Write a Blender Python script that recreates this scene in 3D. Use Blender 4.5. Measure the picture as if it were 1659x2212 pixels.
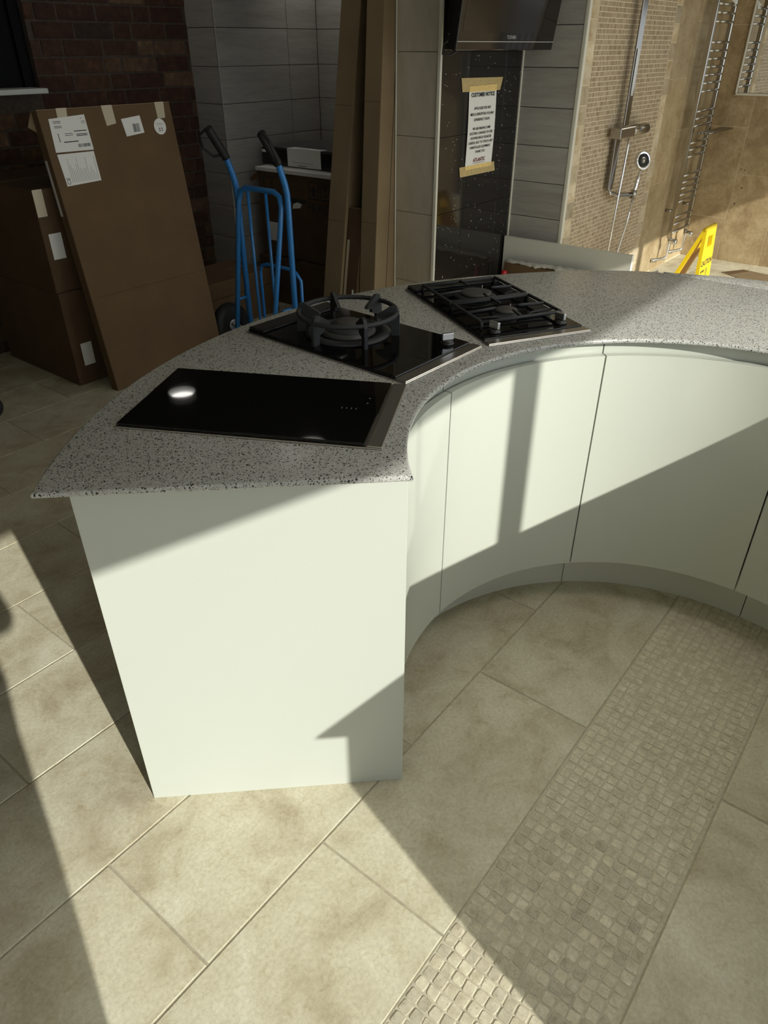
import bpy, bmesh, math, random
from mathutils import Vector, Matrix
random.seed(7)
for o in list(bpy.data.objects): bpy.data.objects.remove(o)
S = bpy.context.scene
COL = S.collection
PI = math.pi
def rad(a): return math.radians(a)

# ---------------------------------------------------------------- camera
cam_d = bpy.data.cameras.new('camera'); cam = bpy.data.objects.new('camera', cam_d); COL.objects.link(cam)
cam_d.sensor_fit = 'HORIZONTAL'; cam_d.sensor_width = 36.0
cam_d.lens = 1549.88 / 1659.0 * 36.0
cam_d.clip_start = 0.02
_r = Vector((0.6193, -0.7851, -0.0011)); _u = Vector((0.428, 0.337, 0.839)); _f = Vector((0.658, 0.520, -0.545))
_f.normalize(); _r = (_r - _f * _r.dot(_f)).normalized(); _u = _r.cross(_f)
cam.matrix_world = Matrix(((_r.x, _u.x, -_f.x, 0), (_r.y, _u.y, -_f.y, 0), (_r.z, _u.z, -_f.z, 1.5362), (0, 0, 0, 1)))
S.camera = cam

# ---------------------------------------------------------------- light
W = bpy.data.worlds.new('world'); S.world = W; W.use_nodes = True
bg = W.node_tree.nodes['Background']; bg.inputs[0].default_value = (0.86, 0.93, 1.0, 1); bg.inputs[1].default_value = 1.75
sun_d = bpy.data.lights.new('sun', 'SUN'); sun = bpy.data.objects.new('sun', sun_d); COL.objects.link(sun)
SUN = Vector((0.237, 0.868, -0.437)).normalized()
sun.rotation_euler = SUN.to_track_quat('-Z', 'Y').to_euler()
sun_d.energy = 4.8; sun_d.angle = rad(0.53); sun_d.color = (1.0, 0.985, 0.90)
sun.location = (-1, -4, 5)
S.view_settings.view_transform = 'Standard'; S.view_settings.look = 'None'
S.view_settings.exposure = 0.0; S.view_settings.gamma = 1.0; S.view_settings.use_curve_mapping = False

# ---------------------------------------------------------------- materials
MATS = {}
def newmat(name):
    m = bpy.data.materials.new(name); m.use_nodes = True
    nt = m.node_tree; b = nt.nodes['Principled BSDF']
    MATS[name] = m
    return m, nt, b
def c4(c): return (c[0], c[1], c[2], 1.0)
def plain(name, col, rough=0.5, metal=0.0, spec=0.5, coat=0.0, noise=0.0, nscale=40.0, bump=0.0, bscale=200.0, emit=None, trans=0.0):
    m, nt, b = newmat(name)
    b.inputs['Base Color'].default_value = c4(col); b.inputs['Roughness'].default_value = rough
    b.inputs['Metallic'].default_value = metal; b.inputs['Specular IOR Level'].default_value = spec
    b.inputs['Coat Weight'].default_value = coat; b.inputs['Coat Roughness'].default_value = 0.05
    if trans: b.inputs['Transmission Weight'].default_value = trans
    if emit: b.inputs['Emission Color'].default_value = c4(col); b.inputs['Emission Strength'].default_value = emit
    tc = None
    if noise or bump: tc = nt.nodes.new('ShaderNodeTexCoord')
    if noise:
        n = nt.nodes.new('ShaderNodeTexNoise'); n.inputs['Scale'].default_value = nscale; n.inputs['Detail'].default_value = 5
        nt.links.new(tc.outputs['Object'], n.inputs['Vector'])
        r = nt.nodes.new('ShaderNodeValToRGB'); r.color_ramp.elements[0].position = 0.3; r.color_ramp.elements[1].position = 0.7
        r.color_ramp.elements[0].color = c4([x * (1 - noise) for x in col]); r.color_ramp.elements[1].color = c4([min(1, x * (1 + noise)) for x in col])
        nt.links.new(n.outputs['Fac'], r.inputs['Fac']); nt.links.new(r.outputs['Color'], b.inputs['Base Color'])
    if bump:
        n = nt.nodes.new('ShaderNodeTexNoise'); n.inputs['Scale'].default_value = bscale; n.inputs['Detail'].default_value = 4
        nt.links.new(tc.outputs['Object'], n.inputs['Vector'])
        bp = nt.nodes.new('ShaderNodeBump'); bp.inputs['Strength'].default_value = bump; bp.inputs['Distance'].default_value = 0.002
        nt.links.new(n.outputs['Fac'], bp.inputs['Height']); nt.links.new(bp.outputs['Normal'], b.inputs['Normal'])
    return m
def N(nt, t, **kw):
    n = nt.nodes.new(t)
    for k, v in kw.items():
        if hasattr(n, k): setattr(n, k, v)
        else: n.inputs[k].default_value = v
    return n
def ramp(nt, stops, src):
    r = nt.nodes.new('ShaderNodeValToRGB'); e = r.color_ramp.elements
    while len(e) < len(stops): e.new(0.5)
    for i, (p, c) in enumerate(stops): e[i].position = p; e[i].color = c4(c)
    nt.links.new(src, r.inputs['Fac']); return r
def mixc(nt, fac, a, b, blend='MIX'):
    m = nt.nodes.new('ShaderNodeMix'); m.data_type = 'RGBA'; m.blend_type = blend
    for sock, v in ((m.inputs[0], fac), (m.inputs[6], a), (m.inputs[7], b)):
        if isinstance(v, (int, float)): sock.default_value = v
        elif isinstance(v, (tuple, list)): sock.default_value = c4(v)
        else: nt.links.new(v, sock)
    return m.outputs[2]
def stone(name, lo, mid, hi, scale=4.0, rough=0.42, bump=0.35, vary=0.12, pits=0.0, spec=0.4, stretch=(1, 1, 1), finescale=60, veins=0.0, fine=0.6, bdist=0.0015):
    m, nt, b = newmat(name); L = nt.links.new
    geo = N(nt, 'ShaderNodeNewGeometry'); oi = N(nt, 'ShaderNodeObjectInfo')
    mp = N(nt, 'ShaderNodeMapping'); mp.inputs['Scale'].default_value = stretch
    L(geo.outputs['Position'], mp.inputs['Vector'])
    ad = N(nt, 'ShaderNodeVectorMath', operation='ADD')
    ml = N(nt, 'ShaderNodeVectorMath', operation='SCALE'); ml.inputs['Scale'].default_value = 37.0
    cx = N(nt, 'ShaderNodeCombineXYZ'); L(oi.outputs['Random'], cx.inputs[0]); L(oi.outputs['Random'], cx.inputs[1]); cx.inputs[2].default_value = 0.3
    L(cx.outputs[0], ml.inputs[0]); L(mp.outputs[0], ad.inputs[0]); L(ml.outputs[0], ad.inputs[1])
    def noise(sc, det=6, ro=0.62, dist=0.0):
        n = N(nt, 'ShaderNodeTexNoise'); n.inputs['Scale'].default_value = sc; n.inputs['Detail'].default_value = det; n.inputs['Roughness'].default_value = ro; n.inputs['Distortion'].default_value = dist
        L(ad.outputs[0], n.inputs['Vector']); return n
    n1 = noise(scale, 8, 0.62, 0.5)
    r1 = ramp(nt, [(0.30, lo), (0.5, mid), (0.72, hi)], n1.outputs['Fac'])
    n2 = noise(finescale, 7, 0.72)
    r2 = ramp(nt, [(0.32, (0.80, 0.79, 0.75)), (0.5, (0.98, 0.98, 0.97)), (0.68, (1.13, 1.13, 1.13))], n2.outputs['Fac'])
    col = mixc(nt, fine, r1.outputs['Color'], r2.outputs['Color'], 'MULTIPLY'); hsrc = n2.outputs['Fac']
    if veins:
        n3 = noise(scale * 2.6, 9, 0.66, 1.2)
        r3 = ramp(nt, [(0.485, (0, 0, 0)), (0.5, (1, 1, 1)), (0.515, (0, 0, 0))], n3.outputs['Fac'])
        n4 = noise(scale * .9, 3, 0.5); r4 = ramp(nt, [(0.5, (0, 0, 0)), (0.62, (1, 1, 1))], n4.outputs['Fac'])
        vm = N(nt, 'ShaderNodeMath', operation='MULTIPLY'); L(r3.outputs['Color'], vm.inputs[0]); L(r4.outputs['Color'], vm.inputs[1])
        vs_ = N(nt, 'ShaderNodeMath', operation='MULTIPLY'); L(vm.outputs[0], vs_.inputs[0]); vs_.inputs[1].default_value = veins
        col = mixc(nt, vs_.outputs[0], col, [min(1, x * 1.16) for x in hi])
        n5 = noise(scale * 5, 6, 0.7, 0.8); r5 = ramp(nt, [(0.56, (1, 1, 1)), (0.66, (0.86, 0.82, 0.74))], n5.outputs['Fac'])
        col = mixc(nt, 0.8, col, r5.outputs['Color'], 'MULTIPLY')
    hs = N(nt, 'ShaderNodeHueSaturation'); mr = N(nt, 'ShaderNodeMapRange'); mr.inputs['To Min'].default_value = 1 - vary; mr.inputs['To Max'].default_value = 1 + vary
    L(oi.outputs['Random'], mr.inputs['Value']); L(mr.outputs[0], hs.inputs['Value']); L(col, hs.inputs['Color'])
    out = hs.outputs['Color']
    if pits:
        v = noise(300, 3, 0.6, 1.2)
        rp = ramp(nt, [(0.33, (1 - pits,) * 3), (0.40, (1, 1, 1))], v.outputs['Fac'])
        out = mixc(nt, 1.0, out, rp.outputs['Color'], 'MULTIPLY'); hsrc = rp.outputs['Color']
    L(out, b.inputs['Base Color'])
    b.inputs['Roughness'].default_value = rough; b.inputs['Specular IOR Level'].default_value = spec
    if bump:
        bp = N(nt, 'ShaderNodeBump'); bp.inputs['Strength'].default_value = bump; bp.inputs['Distance'].default_value = bdist
        L(hsrc, bp.inputs['Height']); L(bp.outputs['Normal'], b.inputs['Normal'])
    return m

stone('floor_stone', (0.42, 0.36, 0.245), (0.575, 0.53, 0.395), (0.675, 0.645, 0.51), scale=7.0, rough=0.5, bump=0.3, vary=0.04, veins=0.25, fine=0.9, finescale=110, bdist=0.001)
stone('mosaic_stone', (0.43, 0.38, 0.275), (0.565, 0.515, 0.39), (0.66, 0.62, 0.485), scale=30, rough=0.65, bump=0.35, vary=0.17, pits=0.4, fine=0.7, bdist=0.0008)
plain('grout', (0.40, 0.36, 0.265), 0.85, noise=0.15, nscale=60)
plain('mosaic_grout', (0.52, 0.475, 0.36), 0.85, noise=0.15, nscale=90)
plain('gloss_white', (0.495, 0.515, 0.45), 0.10, spec=0.5, coat=0.0)
plain('gloss_white_dim', (0.62, 0.625, 0.54), 0.16, spec=0.5)
plain('satin_white', (0.50, 0.525, 0.47), 0.32)
plain('carcass_white', (0.55, 0.56, 0.48), 0.45)
plain('dark_gap', (0.015, 0.015, 0.013), 0.8)
plain('black_glass', (0.004, 0.004, 0.004), 0.03, spec=0.45)
plain('black_enamel', (0.010, 0.010, 0.010), 0.22, spec=0.4)
plain('cast_iron', (0.022, 0.023, 0.025), 0.62, bump=0.4, bscale=900)
plain('burner_cap', (0.05, 0.048, 0.045), 0.5)
plain('steel', (0.55, 0.53, 0.50), 0.32, metal=1.0)
plain('chrome', (0.78, 0.79, 0.80), 0.06, metal=1.0)
plain('chrome_soft', (0.42, 0.40, 0.36), 0.18, metal=1.0)
plain('chrome_dark', (0.24, 0.225, 0.205), 0.16, metal=1.0)
plain('radiator_chrome', (0.50, 0.48, 0.44), 0.12, metal=1.0)
plain('knob_metal', (0.62, 0.62, 0.62), 0.35, metal=1.0)
plain('mirror_glass', (0.88, 0.89, 0.88), 0.01, metal=1.0)
plain('cardboard', (0.130, 0.083, 0.043), 0.85, noise=0.10, nscale=6, spec=0.2)
plain('cardboard_dark', (0.10, 0.062, 0.034), 0.85, noise=0.12, nscale=6, spec=0.2)
plain('cardboard_pale', (0.24, 0.175, 0.10), 0.85, noise=0.08, nscale=6, spec=0.2)
plain('paper', (0.78, 0.78, 0.74), 0.7)
plain('tape_clear', (0.50, 0.43, 0.30), 0.3)
plain('tape_brown', (0.14, 0.095, 0.05), 0.35)
plain('tape_masking', (0.50, 0.38, 0.17), 0.7, noise=0.2, nscale=120)
plain('tape_masking_bright', (0.80, 0.58, 0.22), 0.7, noise=0.12, nscale=120)
plain('ink', (0.03, 0.03, 0.03), 0.8)
plain('ink_grey', (0.16, 0.16, 0.155), 0.8)
plain('ink_maroon', (0.16, 0.03, 0.03), 0.8)
plain('blue_paint', (0.03, 0.21, 0.56), 0.28, coat=0.3)
plain('black_rubber', (0.012, 0.012, 0.012), 0.6)
plain('black_plastic', (0.012, 0.011, 0.011), 0.25)
plain('tv_bezel', (0.014, 0.012, 0.011), 0.06)
plain('tv_screen', (0.016, 0.013, 0.011), 0.10)
plain('grey_lettering', (0.42, 0.42, 0.42), 0.4)
plain('white_paint', (0.72, 0.73, 0.67), 0.5)
plain('white_trim', (0.70, 0.68, 0.58), 0.35)
plain('grey_bead', (0.42, 0.41, 0.38), 0.4)
plain('slab_white', (0.66, 0.655, 0.58), 0.35)
plain('foam_white', (0.75, 0.74, 0.70), 0.8)
plain('film', (0.55, 0.54, 0.50), 0.2)
plain('red_plastic', (0.45, 0.02, 0.025), 0.35)
plain('yellow_plastic', (0.86, 0.60, 0.015), 0.38, spec=0.4)
plain('yellow_inner', (0.62, 0.30, 0.012), 0.45)
plain('ceiling_paint', (0.78, 0.77, 0.73), 0.9)
plain('ceiling_dark', (0.07, 0.068, 0.065), 0.9)
plain('wall_paint', (0.5, 0.485, 0.44), 0.9)
plain('frame_metal', (0.14, 0.14, 0.14), 0.5)
plain('mortar', (0.075, 0.055, 0.043), 0.95, noise=0.25, nscale=50, bump=0.5, bscale=150)
plain('window_dark', (0.004, 0.004, 0.005), 0.5, spec=0.1)
plain('anthracite', (0.05, 0.05, 0.05), 0.3)
plain('lamp_white', (1.0, 0.97, 0.9), 0.5, emit=8.0)
plain('lamp_bright', (1.0, 0.97, 0.9), 0.5, emit=40.0)
plain('fill_white', (1.0, 0.97, 0.88), 0.5, emit=7.0)  # glow of the added fill panels over the island
plain('lamp_trim', (0.7, 0.7, 0.7), 0.4)
plain('outdoor_paving', (0.36, 0.35, 0.32), 0.9, noise=0.15, nscale=3)
plain('skin', (0.46, 0.30, 0.22), 0.55)
plain('hair', (0.05, 0.035, 0.025), 0.7)
plain('jacket_cloth', (0.45, 0.44, 0.41), 0.9)
plain('jeans_cloth', (0.045, 0.06, 0.11), 0.9)
stone('grey_tile', (0.33, 0.31, 0.285), (0.38, 0.36, 0.33), (0.43, 0.41, 0.375), scale=6, rough=0.36, bump=0.1, vary=0.05, stretch=(0.25, 0.25, 2.2), finescale=30)
stone('taupe_tile', (0.45, 0.405, 0.32), (0.48, 0.435, 0.345), (0.51, 0.465, 0.37), scale=2, rough=0.3, bump=0.0, vary=0.02, stretch=(1, 1, .4), finescale=14)
stone('tan_tile', (0.30, 0.21, 0.105), (0.41, 0.315, 0.18), (0.50, 0.40, 0.25), scale=6.5, rough=0.5, bump=0.2, vary=0.10, veins=0.3, fine=0.8, finescale=45)
stone('tan_tile_wall', (0.29, 0.20, 0.105), (0.42, 0.315, 0.18), (0.52, 0.41, 0.255), scale=6.5, rough=0.5, bump=0.2, vary=0.08, veins=0.3, fine=0.9, finescale=40)
stone('border_stone', (0.36, 0.25, 0.13), (0.54, 0.45, 0.31), (0.66, 0.58, 0.44), scale=9, rough=0.6, bump=0.6, vary=0.28)
plain('tan_grout', (0.62, 0.53, 0.37), 0.9)
plain('dark_grout', (0.05, 0.047, 0.043), 0.9)

def brick_material():
    m, nt, b = newmat('brick'); L = nt.links.new
    oi = N(nt, 'ShaderNodeObjectInfo'); geo = N(nt, 'ShaderNodeNewGeometry')
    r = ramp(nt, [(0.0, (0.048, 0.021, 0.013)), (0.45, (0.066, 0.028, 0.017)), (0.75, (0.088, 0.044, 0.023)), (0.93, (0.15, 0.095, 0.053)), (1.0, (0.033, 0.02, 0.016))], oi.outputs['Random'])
    n = N(nt, 'ShaderNodeTexNoise'); n.inputs['Scale'].default_value = 26; n.inputs['Detail'].default_value = 6
    L(geo.outputs['Position'], n.inputs['Vector'])
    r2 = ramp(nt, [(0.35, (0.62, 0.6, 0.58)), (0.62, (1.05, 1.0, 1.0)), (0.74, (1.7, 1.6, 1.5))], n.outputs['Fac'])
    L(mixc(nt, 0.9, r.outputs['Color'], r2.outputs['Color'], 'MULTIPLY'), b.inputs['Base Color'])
    b.inputs['Roughness'].default_value = 0.9
    bp = N(nt, 'ShaderNodeBump'); bp.inputs['Strength'].default_value = 0.8; bp.inputs['Distance'].default_value = 0.004
    L(n.outputs['Fac'], bp.inputs['Height']); L(bp.outputs['Normal'], b.inputs['Normal'])
brick_material()

def worktop_material():
    m, nt, b = newmat('speckled_quartz'); L = nt.links.new
    geo = N(nt, 'ShaderNodeNewGeometry')
    nz = N(nt, 'ShaderNodeTexNoise'); nz.inputs['Scale'].default_value = 260; nz.inputs['Detail'].default_value = 2
    L(geo.outputs['Position'], nz.inputs['Vector'])
    dis = N(nt, 'ShaderNodeVectorMath', operation='SCALE'); dis.inputs['Scale'].default_value = 0.0038; L(nz.outputs['Color'], dis.inputs[0])
    ad = N(nt, 'ShaderNodeVectorMath', operation='ADD'); L(geo.outputs['Position'], ad.inputs[0]); L(dis.outputs[0], ad.inputs[1])
    base = ramp(nt, [(0.3, (0.345, 0.345, 0.325)), (0.55, (0.405, 0.405, 0.38)), (0.8, (0.465, 0.465, 0.44))], nz.outputs['Fac']).outputs['Color']
    def layer(scale, thr, keep, col, prev, soft=0.05):
        v = N(nt, 'ShaderNodeTexVoronoi'); v.inputs['Scale'].default_value = scale; v.inputs['Randomness'].default_value = 1.0
        L(ad.outputs[0], v.inputs['Vector'])
        sp = N(nt, 'ShaderNodeSeparateColor'); L(v.outputs['Color'], sp.inputs[0])
        # size per cell
        mr = N(nt, 'ShaderNodeMapRange'); mr.inputs['To Min'].default_value = thr * 0.45; mr.inputs['To Max'].default_value = thr * 1.25; L(sp.outputs[1], mr.inputs['Value'])
        lt = N(nt, 'ShaderNodeMath', operation='LESS_THAN'); L(v.outputs['Distance'], lt.inputs[0]); L(mr.outputs[0], lt.inputs[1])
        kp = N(nt, 'ShaderNodeMath', operation='LESS_THAN'); L(sp.outputs[0], kp.inputs[0]); kp.inputs[1].default_value = keep
        mu = N(nt, 'ShaderNodeMath', operation='MULTIPLY'); L(lt.outputs[0], mu.inputs[0]); L(kp.outputs[0], mu.inputs[1])
        return mixc(nt, mu.outputs[0], prev, col)
    c = layer(420, 0.42, 0.30, (0.60, 0.595, 0.55), base)
    c = layer(380, 0.42, 0.30, (0.16, 0.155, 0.14), c)
    c = layer(290, 0.40, 0.34, (0.014, 0.014, 0.013), c)
    c = layer(185, 0.32, 0.15, (0.012, 0.012, 0.011), c)
    L(c, b.inputs['Base Color']); b.inputs['Roughness'].default_value = 0.22; b.inputs['Specular IOR Level'].default_value = 0.45
worktop_material()

def sparkle_material():
    m, nt, b = newmat('sparkle_tile'); L = nt.links.new
    geo = N(nt, 'ShaderNodeNewGeometry')
    v = N(nt, 'ShaderNodeTexVoronoi'); v.inputs['Scale'].default_value = 62; v.inputs['Randomness'].default_value = 1.0; L(geo.outputs['Position'], v.inputs['Vector'])
    sp = N(nt, 'ShaderNodeSeparateColor'); L(v.outputs['Color'], sp.inputs[0])
    mr = N(nt, 'ShaderNodeMapRange'); mr.inputs['To Min'].default_value = 0.08; mr.inputs['To Max'].default_value = 0.26; L(sp.outputs[1], mr.inputs['Value'])
    lt = N(nt, 'ShaderNodeMath', operation='LESS_THAN'); L(v.outputs['Distance'], lt.inputs[0]); L(mr.outputs[0], lt.inputs[1])
    kp = N(nt, 'ShaderNodeMath', operation='LESS_THAN'); L(sp.outputs[0], kp.inputs[0]); kp.inputs[1].default_value = 0.2
    mu = N(nt, 'ShaderNodeMath', operation='MULTIPLY'); L(lt.outputs[0], mu.inputs[0]); L(kp.outputs[0], mu.inputs[1])
    L(mixc(nt, mu.outputs[0], (0.016, 0.014, 0.013), (0.95, 0.93, 0.88)), b.inputs['Base Color'])
    b.inputs['Roughness'].default_value = 0.07; b.inputs['Specular IOR Level'].default_value = 0.5
sparkle_material()

def wall_mosaic_material():
    m, nt, b = newmat('wall_mosaic'); L = nt.links.new
    geo = N(nt, 'ShaderNodeNewGeometry'); sx = N(nt, 'ShaderNodeSeparateXYZ'); L(geo.outputs['Position'], sx.inputs[0])
    cx = N(nt, 'ShaderNodeCombineXYZ'); L(sx.outputs['X'], cx.inputs[0]); L(sx.outputs['Z'], cx.inputs[1])
    br = N(nt, 'ShaderNodeTexBrick'); br.offset = 0.5; br.inputs['Scale'].default_value = 1.0
    br.inputs['Brick Width'].default_value = 0.0125; br.inputs['Row Height'].default_value = 0.0252
    br.inputs['Mortar Size'].default_value = 0.0006; br.inputs['Mortar Smooth'].default_value = 0.3; br.inputs['Bias'].default_value = -0.1
    br.inputs['Color1'].default_value = c4((0.53, 0.43, 0.295)); br.inputs['Color2'].default_value = c4((0.27, 0.195, 0.115)); br.inputs['Mortar'].default_value = c4((0.53, 0.445, 0.315))
    L(cx.outputs[0], br.inputs['Vector'])
    n = N(nt, 'ShaderNodeTexNoise'); n.inputs['Scale'].default_value = 120; n.inputs['Detail'].default_value = 4
    L(cx.outputs[0], n.inputs['Vector'])
    r = ramp(nt, [(0.3, (0.75, 0.73, 0.7)), (0.7, (1.1, 1.1, 1.1))], n.outputs['Fac'])
    col = mixc(nt, 0.7, br.outputs['Color'], r.outputs['Color'], 'MULTIPLY')
    dv = N(nt, 'ShaderNodeMath', operation='DIVIDE'); L(sx.outputs['Z'], dv.inputs[0]); dv.inputs[1].default_value = 0.0252
    fr = N(nt, 'ShaderNodeMath', operation='FRACT'); L(dv.outputs[0], fr.inputs[0])
    rowm = ramp(nt, [(0.0, (1, 1, 1)), (0.09, (1, 1, 1)), (0.13, (0, 0, 0))], fr.outputs[0])
    L(mixc(nt, rowm.outputs['Color'], col, (0.82, 0.73, 0.56)), b.inputs['Base Color'])
    b.inputs['Roughness'].default_value = 0.55
    bp = N(nt, 'ShaderNodeBump'); bp.inputs['Strength'].default_value = 0.5; bp.inputs['Distance'].default_value = 0.002; bp.invert = True
    L(rowm.outputs['Color'], bp.inputs['Height']); L(bp.outputs['Normal'], b.inputs['Normal'])
wall_mosaic_material()

# ---------------------------------------------------------------- mesh helpers
class MB:
    def __init__(s): s.v = []; s.f = []; s.sm = []
    def add(s, vs, fs, smooth=False, M=None):
        o = len(s.v)
        for p in vs:
            p = Vector(p)
            s.v.append(tuple(M @ p) if M is not None else tuple(p))
        for f in fs: s.f.append(tuple(i + o for i in f)); s.sm.append(smooth)
        return s
    def box(s, x0, x1, y0, y1, z0, z1, M=None):
        vs = [(x0, y0, z0), (x1, y0, z0), (x1, y1, z0), (x0, y1, z0), (x0, y0, z1), (x1, y0, z1), (x1, y1, z1), (x0, y1, z1)]
        return s.add(vs, [(3, 2, 1, 0), (4, 5, 6, 7), (0, 1, 5, 4), (1, 2, 6, 5), (2, 3, 7, 6), (3, 0, 4, 7)], M=M)
    def bbox(s, x0, x1, y0, y1, z0, z1, b=0.002, seg=1, M=None):
        bm = bmesh.new(); bmesh.ops.create_cube(bm, size=1)
        for v in bm.verts: v.co = Vector(((x0 + x1) / 2 + v.co.x * (x1 - x0), (y0 + y1) / 2 + v.co.y * (y1 - y0), (z0 + z1) / 2 + v.co.z * (z1 - z0)))
        bmesh.ops.bevel(bm, geom=bm.edges[:], offset=b, segments=seg, affect='EDGES', profile=0.5)
        bm.verts.index_update()
        s.add([v.co.copy() for v in bm.verts], [[v.index for v in f.verts] for f in bm.faces], smooth=False, M=M); bm.free(); return s
    def tube(s, pts, r, n=10, cap=True, closed=False, rs=None, flat=1.0):
        P = [Vector(p) for p in pts]; m = len(P); rings = []; ref = None
        for i in range(m):
            if closed: t = (P[(i + 1) % m] - P[i - 1]).normalized()
            else: t = (P[min(i + 1, m - 1)] - P[max(i - 1, 0)]).normalized()
            if ref is None:
                a = Vector((0, 0, 1)) if abs(t.z) < 0.9 else Vector((1, 0, 0)); ref = (a - t * a.dot(t)).normalized()
            else: ref = (ref - t * ref.dot(t)).normalized()
            bb = t.cross(ref); rr = rs[i] if rs else r
            rings.append([P[i] + ref * (rr * math.cos(2 * PI * k / n)) + bb * (rr * flat * math.sin(2 * PI * k / n)) for k in range(n)])
        vs = [p for rg in rings for p in rg]; fs = []
        for i in range(m if closed else m - 1):
            j = (i + 1) % m
            for k in range(n): fs.append((i * n + k, i * n + (k + 1) % n, j * n + (k + 1) % n, j * n + k))
        if cap and not closed:
            fs.append(tuple(reversed(range(n)))); fs.append(tuple((m - 1) * n + k for k in range(n)))
        return s.add(vs, fs, smooth=True)
    def lathe(s, prof, n=32, M=None, cap=True):
        vs = []; fs = []; m = len(prof)
        for (r, z) in prof:
            for k in range(n): vs.append((r * math.cos(2 * PI * k / n), r * math.sin(2 * PI * k / n), z))
        for i in range(m - 1):
            for k in range(n): fs.append((i * n + k, i * n + (k + 1) % n, (i + 1) * n + (k + 1) % n, (i + 1) * n + k))
        if cap:
            fs.append(tuple(reversed(range(n)))); fs.append(tuple((m - 1) * n + k for k in range(n)))
        return s.add(vs, fs, smooth=True, M=M)
    def prism(s, poly, z0, z1, M=None):
        n = len(poly); vs = [(x, y, z0) for x, y in poly] + [(x, y, z1) for x, y in poly]
        fs = [tuple(reversed(range(n))), tuple(range(n, 2 * n))] + [(i, (i + 1) % n, n + (i + 1) % n, n + i) for i in range(n)]
        return s.add(vs, fs, M=M)
    def sector(s, r0, r1, a0, a1, z0, z1, n=24, cx=0, cy=0):
        vs = []; fs = []
        for i in range(n + 1):
            a = rad(a0 + (a1 - a0) * i / n); c, d = math.cos(a), math.sin(a)
            vs += [(cx + r0 * c, cy + r0 * d, z0), (cx + r1 * c, cy + r1 * d, z0), (cx + r1 * c, cy + r1 * d, z1), (cx + r0 * c, cy + r0 * d, z1)]
        for i in range(n):
            for k in range(4): fs.append((i * 4 + k, i * 4 + (k + 1) % 4, (i + 1) * 4 + (k + 1) % 4, (i + 1) * 4 + k))
        fs.append((3, 2, 1, 0)); fs.append((n * 4, n * 4 + 1, n * 4 + 2, n * 4 + 3))
        return s.add(vs, fs)
    def mesh(s, name, mat, smooth_angle=None, fix=True):
        me = bpy.data.meshes.new(name); me.from_pydata(s.v, [], s.f); me.materials.append(MATS[mat])
        for p, q in zip(me.polygons, s.sm): p.use_smooth = q
        if fix:
            bm = bmesh.new(); bm.from_mesh(me); bmesh.ops.recalc_face_normals(bm, faces=bm.faces)
            if smooth_angle:
                for f in bm.faces: f.smooth = True
                for e in bm.edges:
                    if len(e.link_faces) == 2 and e.calc_face_angle(0) > rad(smooth_angle): e.smooth = False
            bm.to_mesh(me); bm.free()
        return me
    def build(s, name, mat, parent=None, smooth_angle=None):
        return obj(name, s.mesh(name, mat, smooth_angle), parent)
def obj(name, me, parent=None):
    o = bpy.data.objects.new(name, me); COL.objects.link(o)
    if parent is not None:
        o.parent = parent
    return o
def tag(o, label, cat, group=None):
    o['label'] = label; o['category'] = cat
    if group: o['group'] = group
    return o
def struct(o, label=None):
    o['kind'] = 'structure'
    if label: o['label'] = label
    return o
def thing(name, label, cat, loc=(0, 0, 0), rotz=0.0, group=None, rot=None):
    o = bpy.data.objects.new(name, None); COL.objects.link(o); o.location = loc
    o.rotation_euler = rot if rot else (0, 0, rotz); o.empty_display_size = 0.05
    return tag(o, label, cat, group)
def world_child(o, parent):           # parts modelled in world coordinates under a translated Empty
    o.parent = parent; o.matrix_parent_inverse = Matrix.Translation(-Vector(parent.location)); return o
def text_mesh(s, size, M, mat=None, align='CENTER', bold=0.0, spacing=1.0):
    cu = bpy.data.curves.new('txt', 'FONT'); cu.body = s; cu.size = size; cu.align_x = align; cu.align_y = 'CENTER'; cu.offset = bold; cu.space_character = spacing; cu.resolution_u = 2
    o = bpy.data.objects.new('txt', cu); COL.objects.link(o); bpy.context.view_layer.update()
    dg = bpy.context.evaluated_depsgraph_get(); me = bpy.data.meshes.new_from_object(o.evaluated_get(dg))
    vs = [M @ v.co for v in me.vertices]; fs = [tuple(p.vertices) for p in me.polygons]
    bpy.data.objects.remove(o); bpy.data.curves.remove(cu); bpy.data.meshes.remove(me)
    return vs, fs
def lettering(name, items, mat, parent):
    if 1 < len(items) < 4:
        for it in items: lettering(name, [it], mat, parent)
        return
    mb = MB()
    for it in items:
        vs, fs = text_mesh(*it[:3], **(it[3] if len(it) > 3 else {})); mb.add(vs, fs)
    me = bpy.data.meshes.new(name); me.from_pydata([tuple(v) for v in mb.v], [], mb.f); me.materials.append(MATS[mat])
    o = obj(name, me, parent); o['kind'] = 'stuff'; return o
def frame_mat(o, x, y):               # matrix from an origin and two in-plane axes
    x = Vector(x).normalized(); y = Vector(y).normalized(); z = x.cross(y)
    return Matrix(((x.x, y.x, z.x, o[0]), (x.y, y.y, z.y, o[1]), (x.z, y.z, z.z, o[2]), (0, 0, 0, 1)))
_tile_cache = {}
def tile_mesh(name, dx, dy, dz, mat, b=0.0015):
    k = (name, round(dx, 4), round(dy, 4), round(dz, 4), mat)
    if k not in _tile_cache:
        _tile_cache[k] = MB().bbox(-dx / 2, dx / 2, -dy / 2, dy / 2, -dz / 2, dz / 2, b).mesh(name, mat)
    return _tile_cache[k]
def tile(name, x0, x1, y0, y1, z0, z1, mat, parent, b=0.0015, jitter=0.0):
    o = obj(name, tile_mesh(name, x1 - x0, y1 - y0, z1 - z0, mat, b), parent)
    o.location = ((x0 + x1) / 2 + random.uniform(-jitter, jitter), (y0 + y1) / 2 + random.uniform(-jitter, jitter), (z0 + z1) / 2)
    return o

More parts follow.
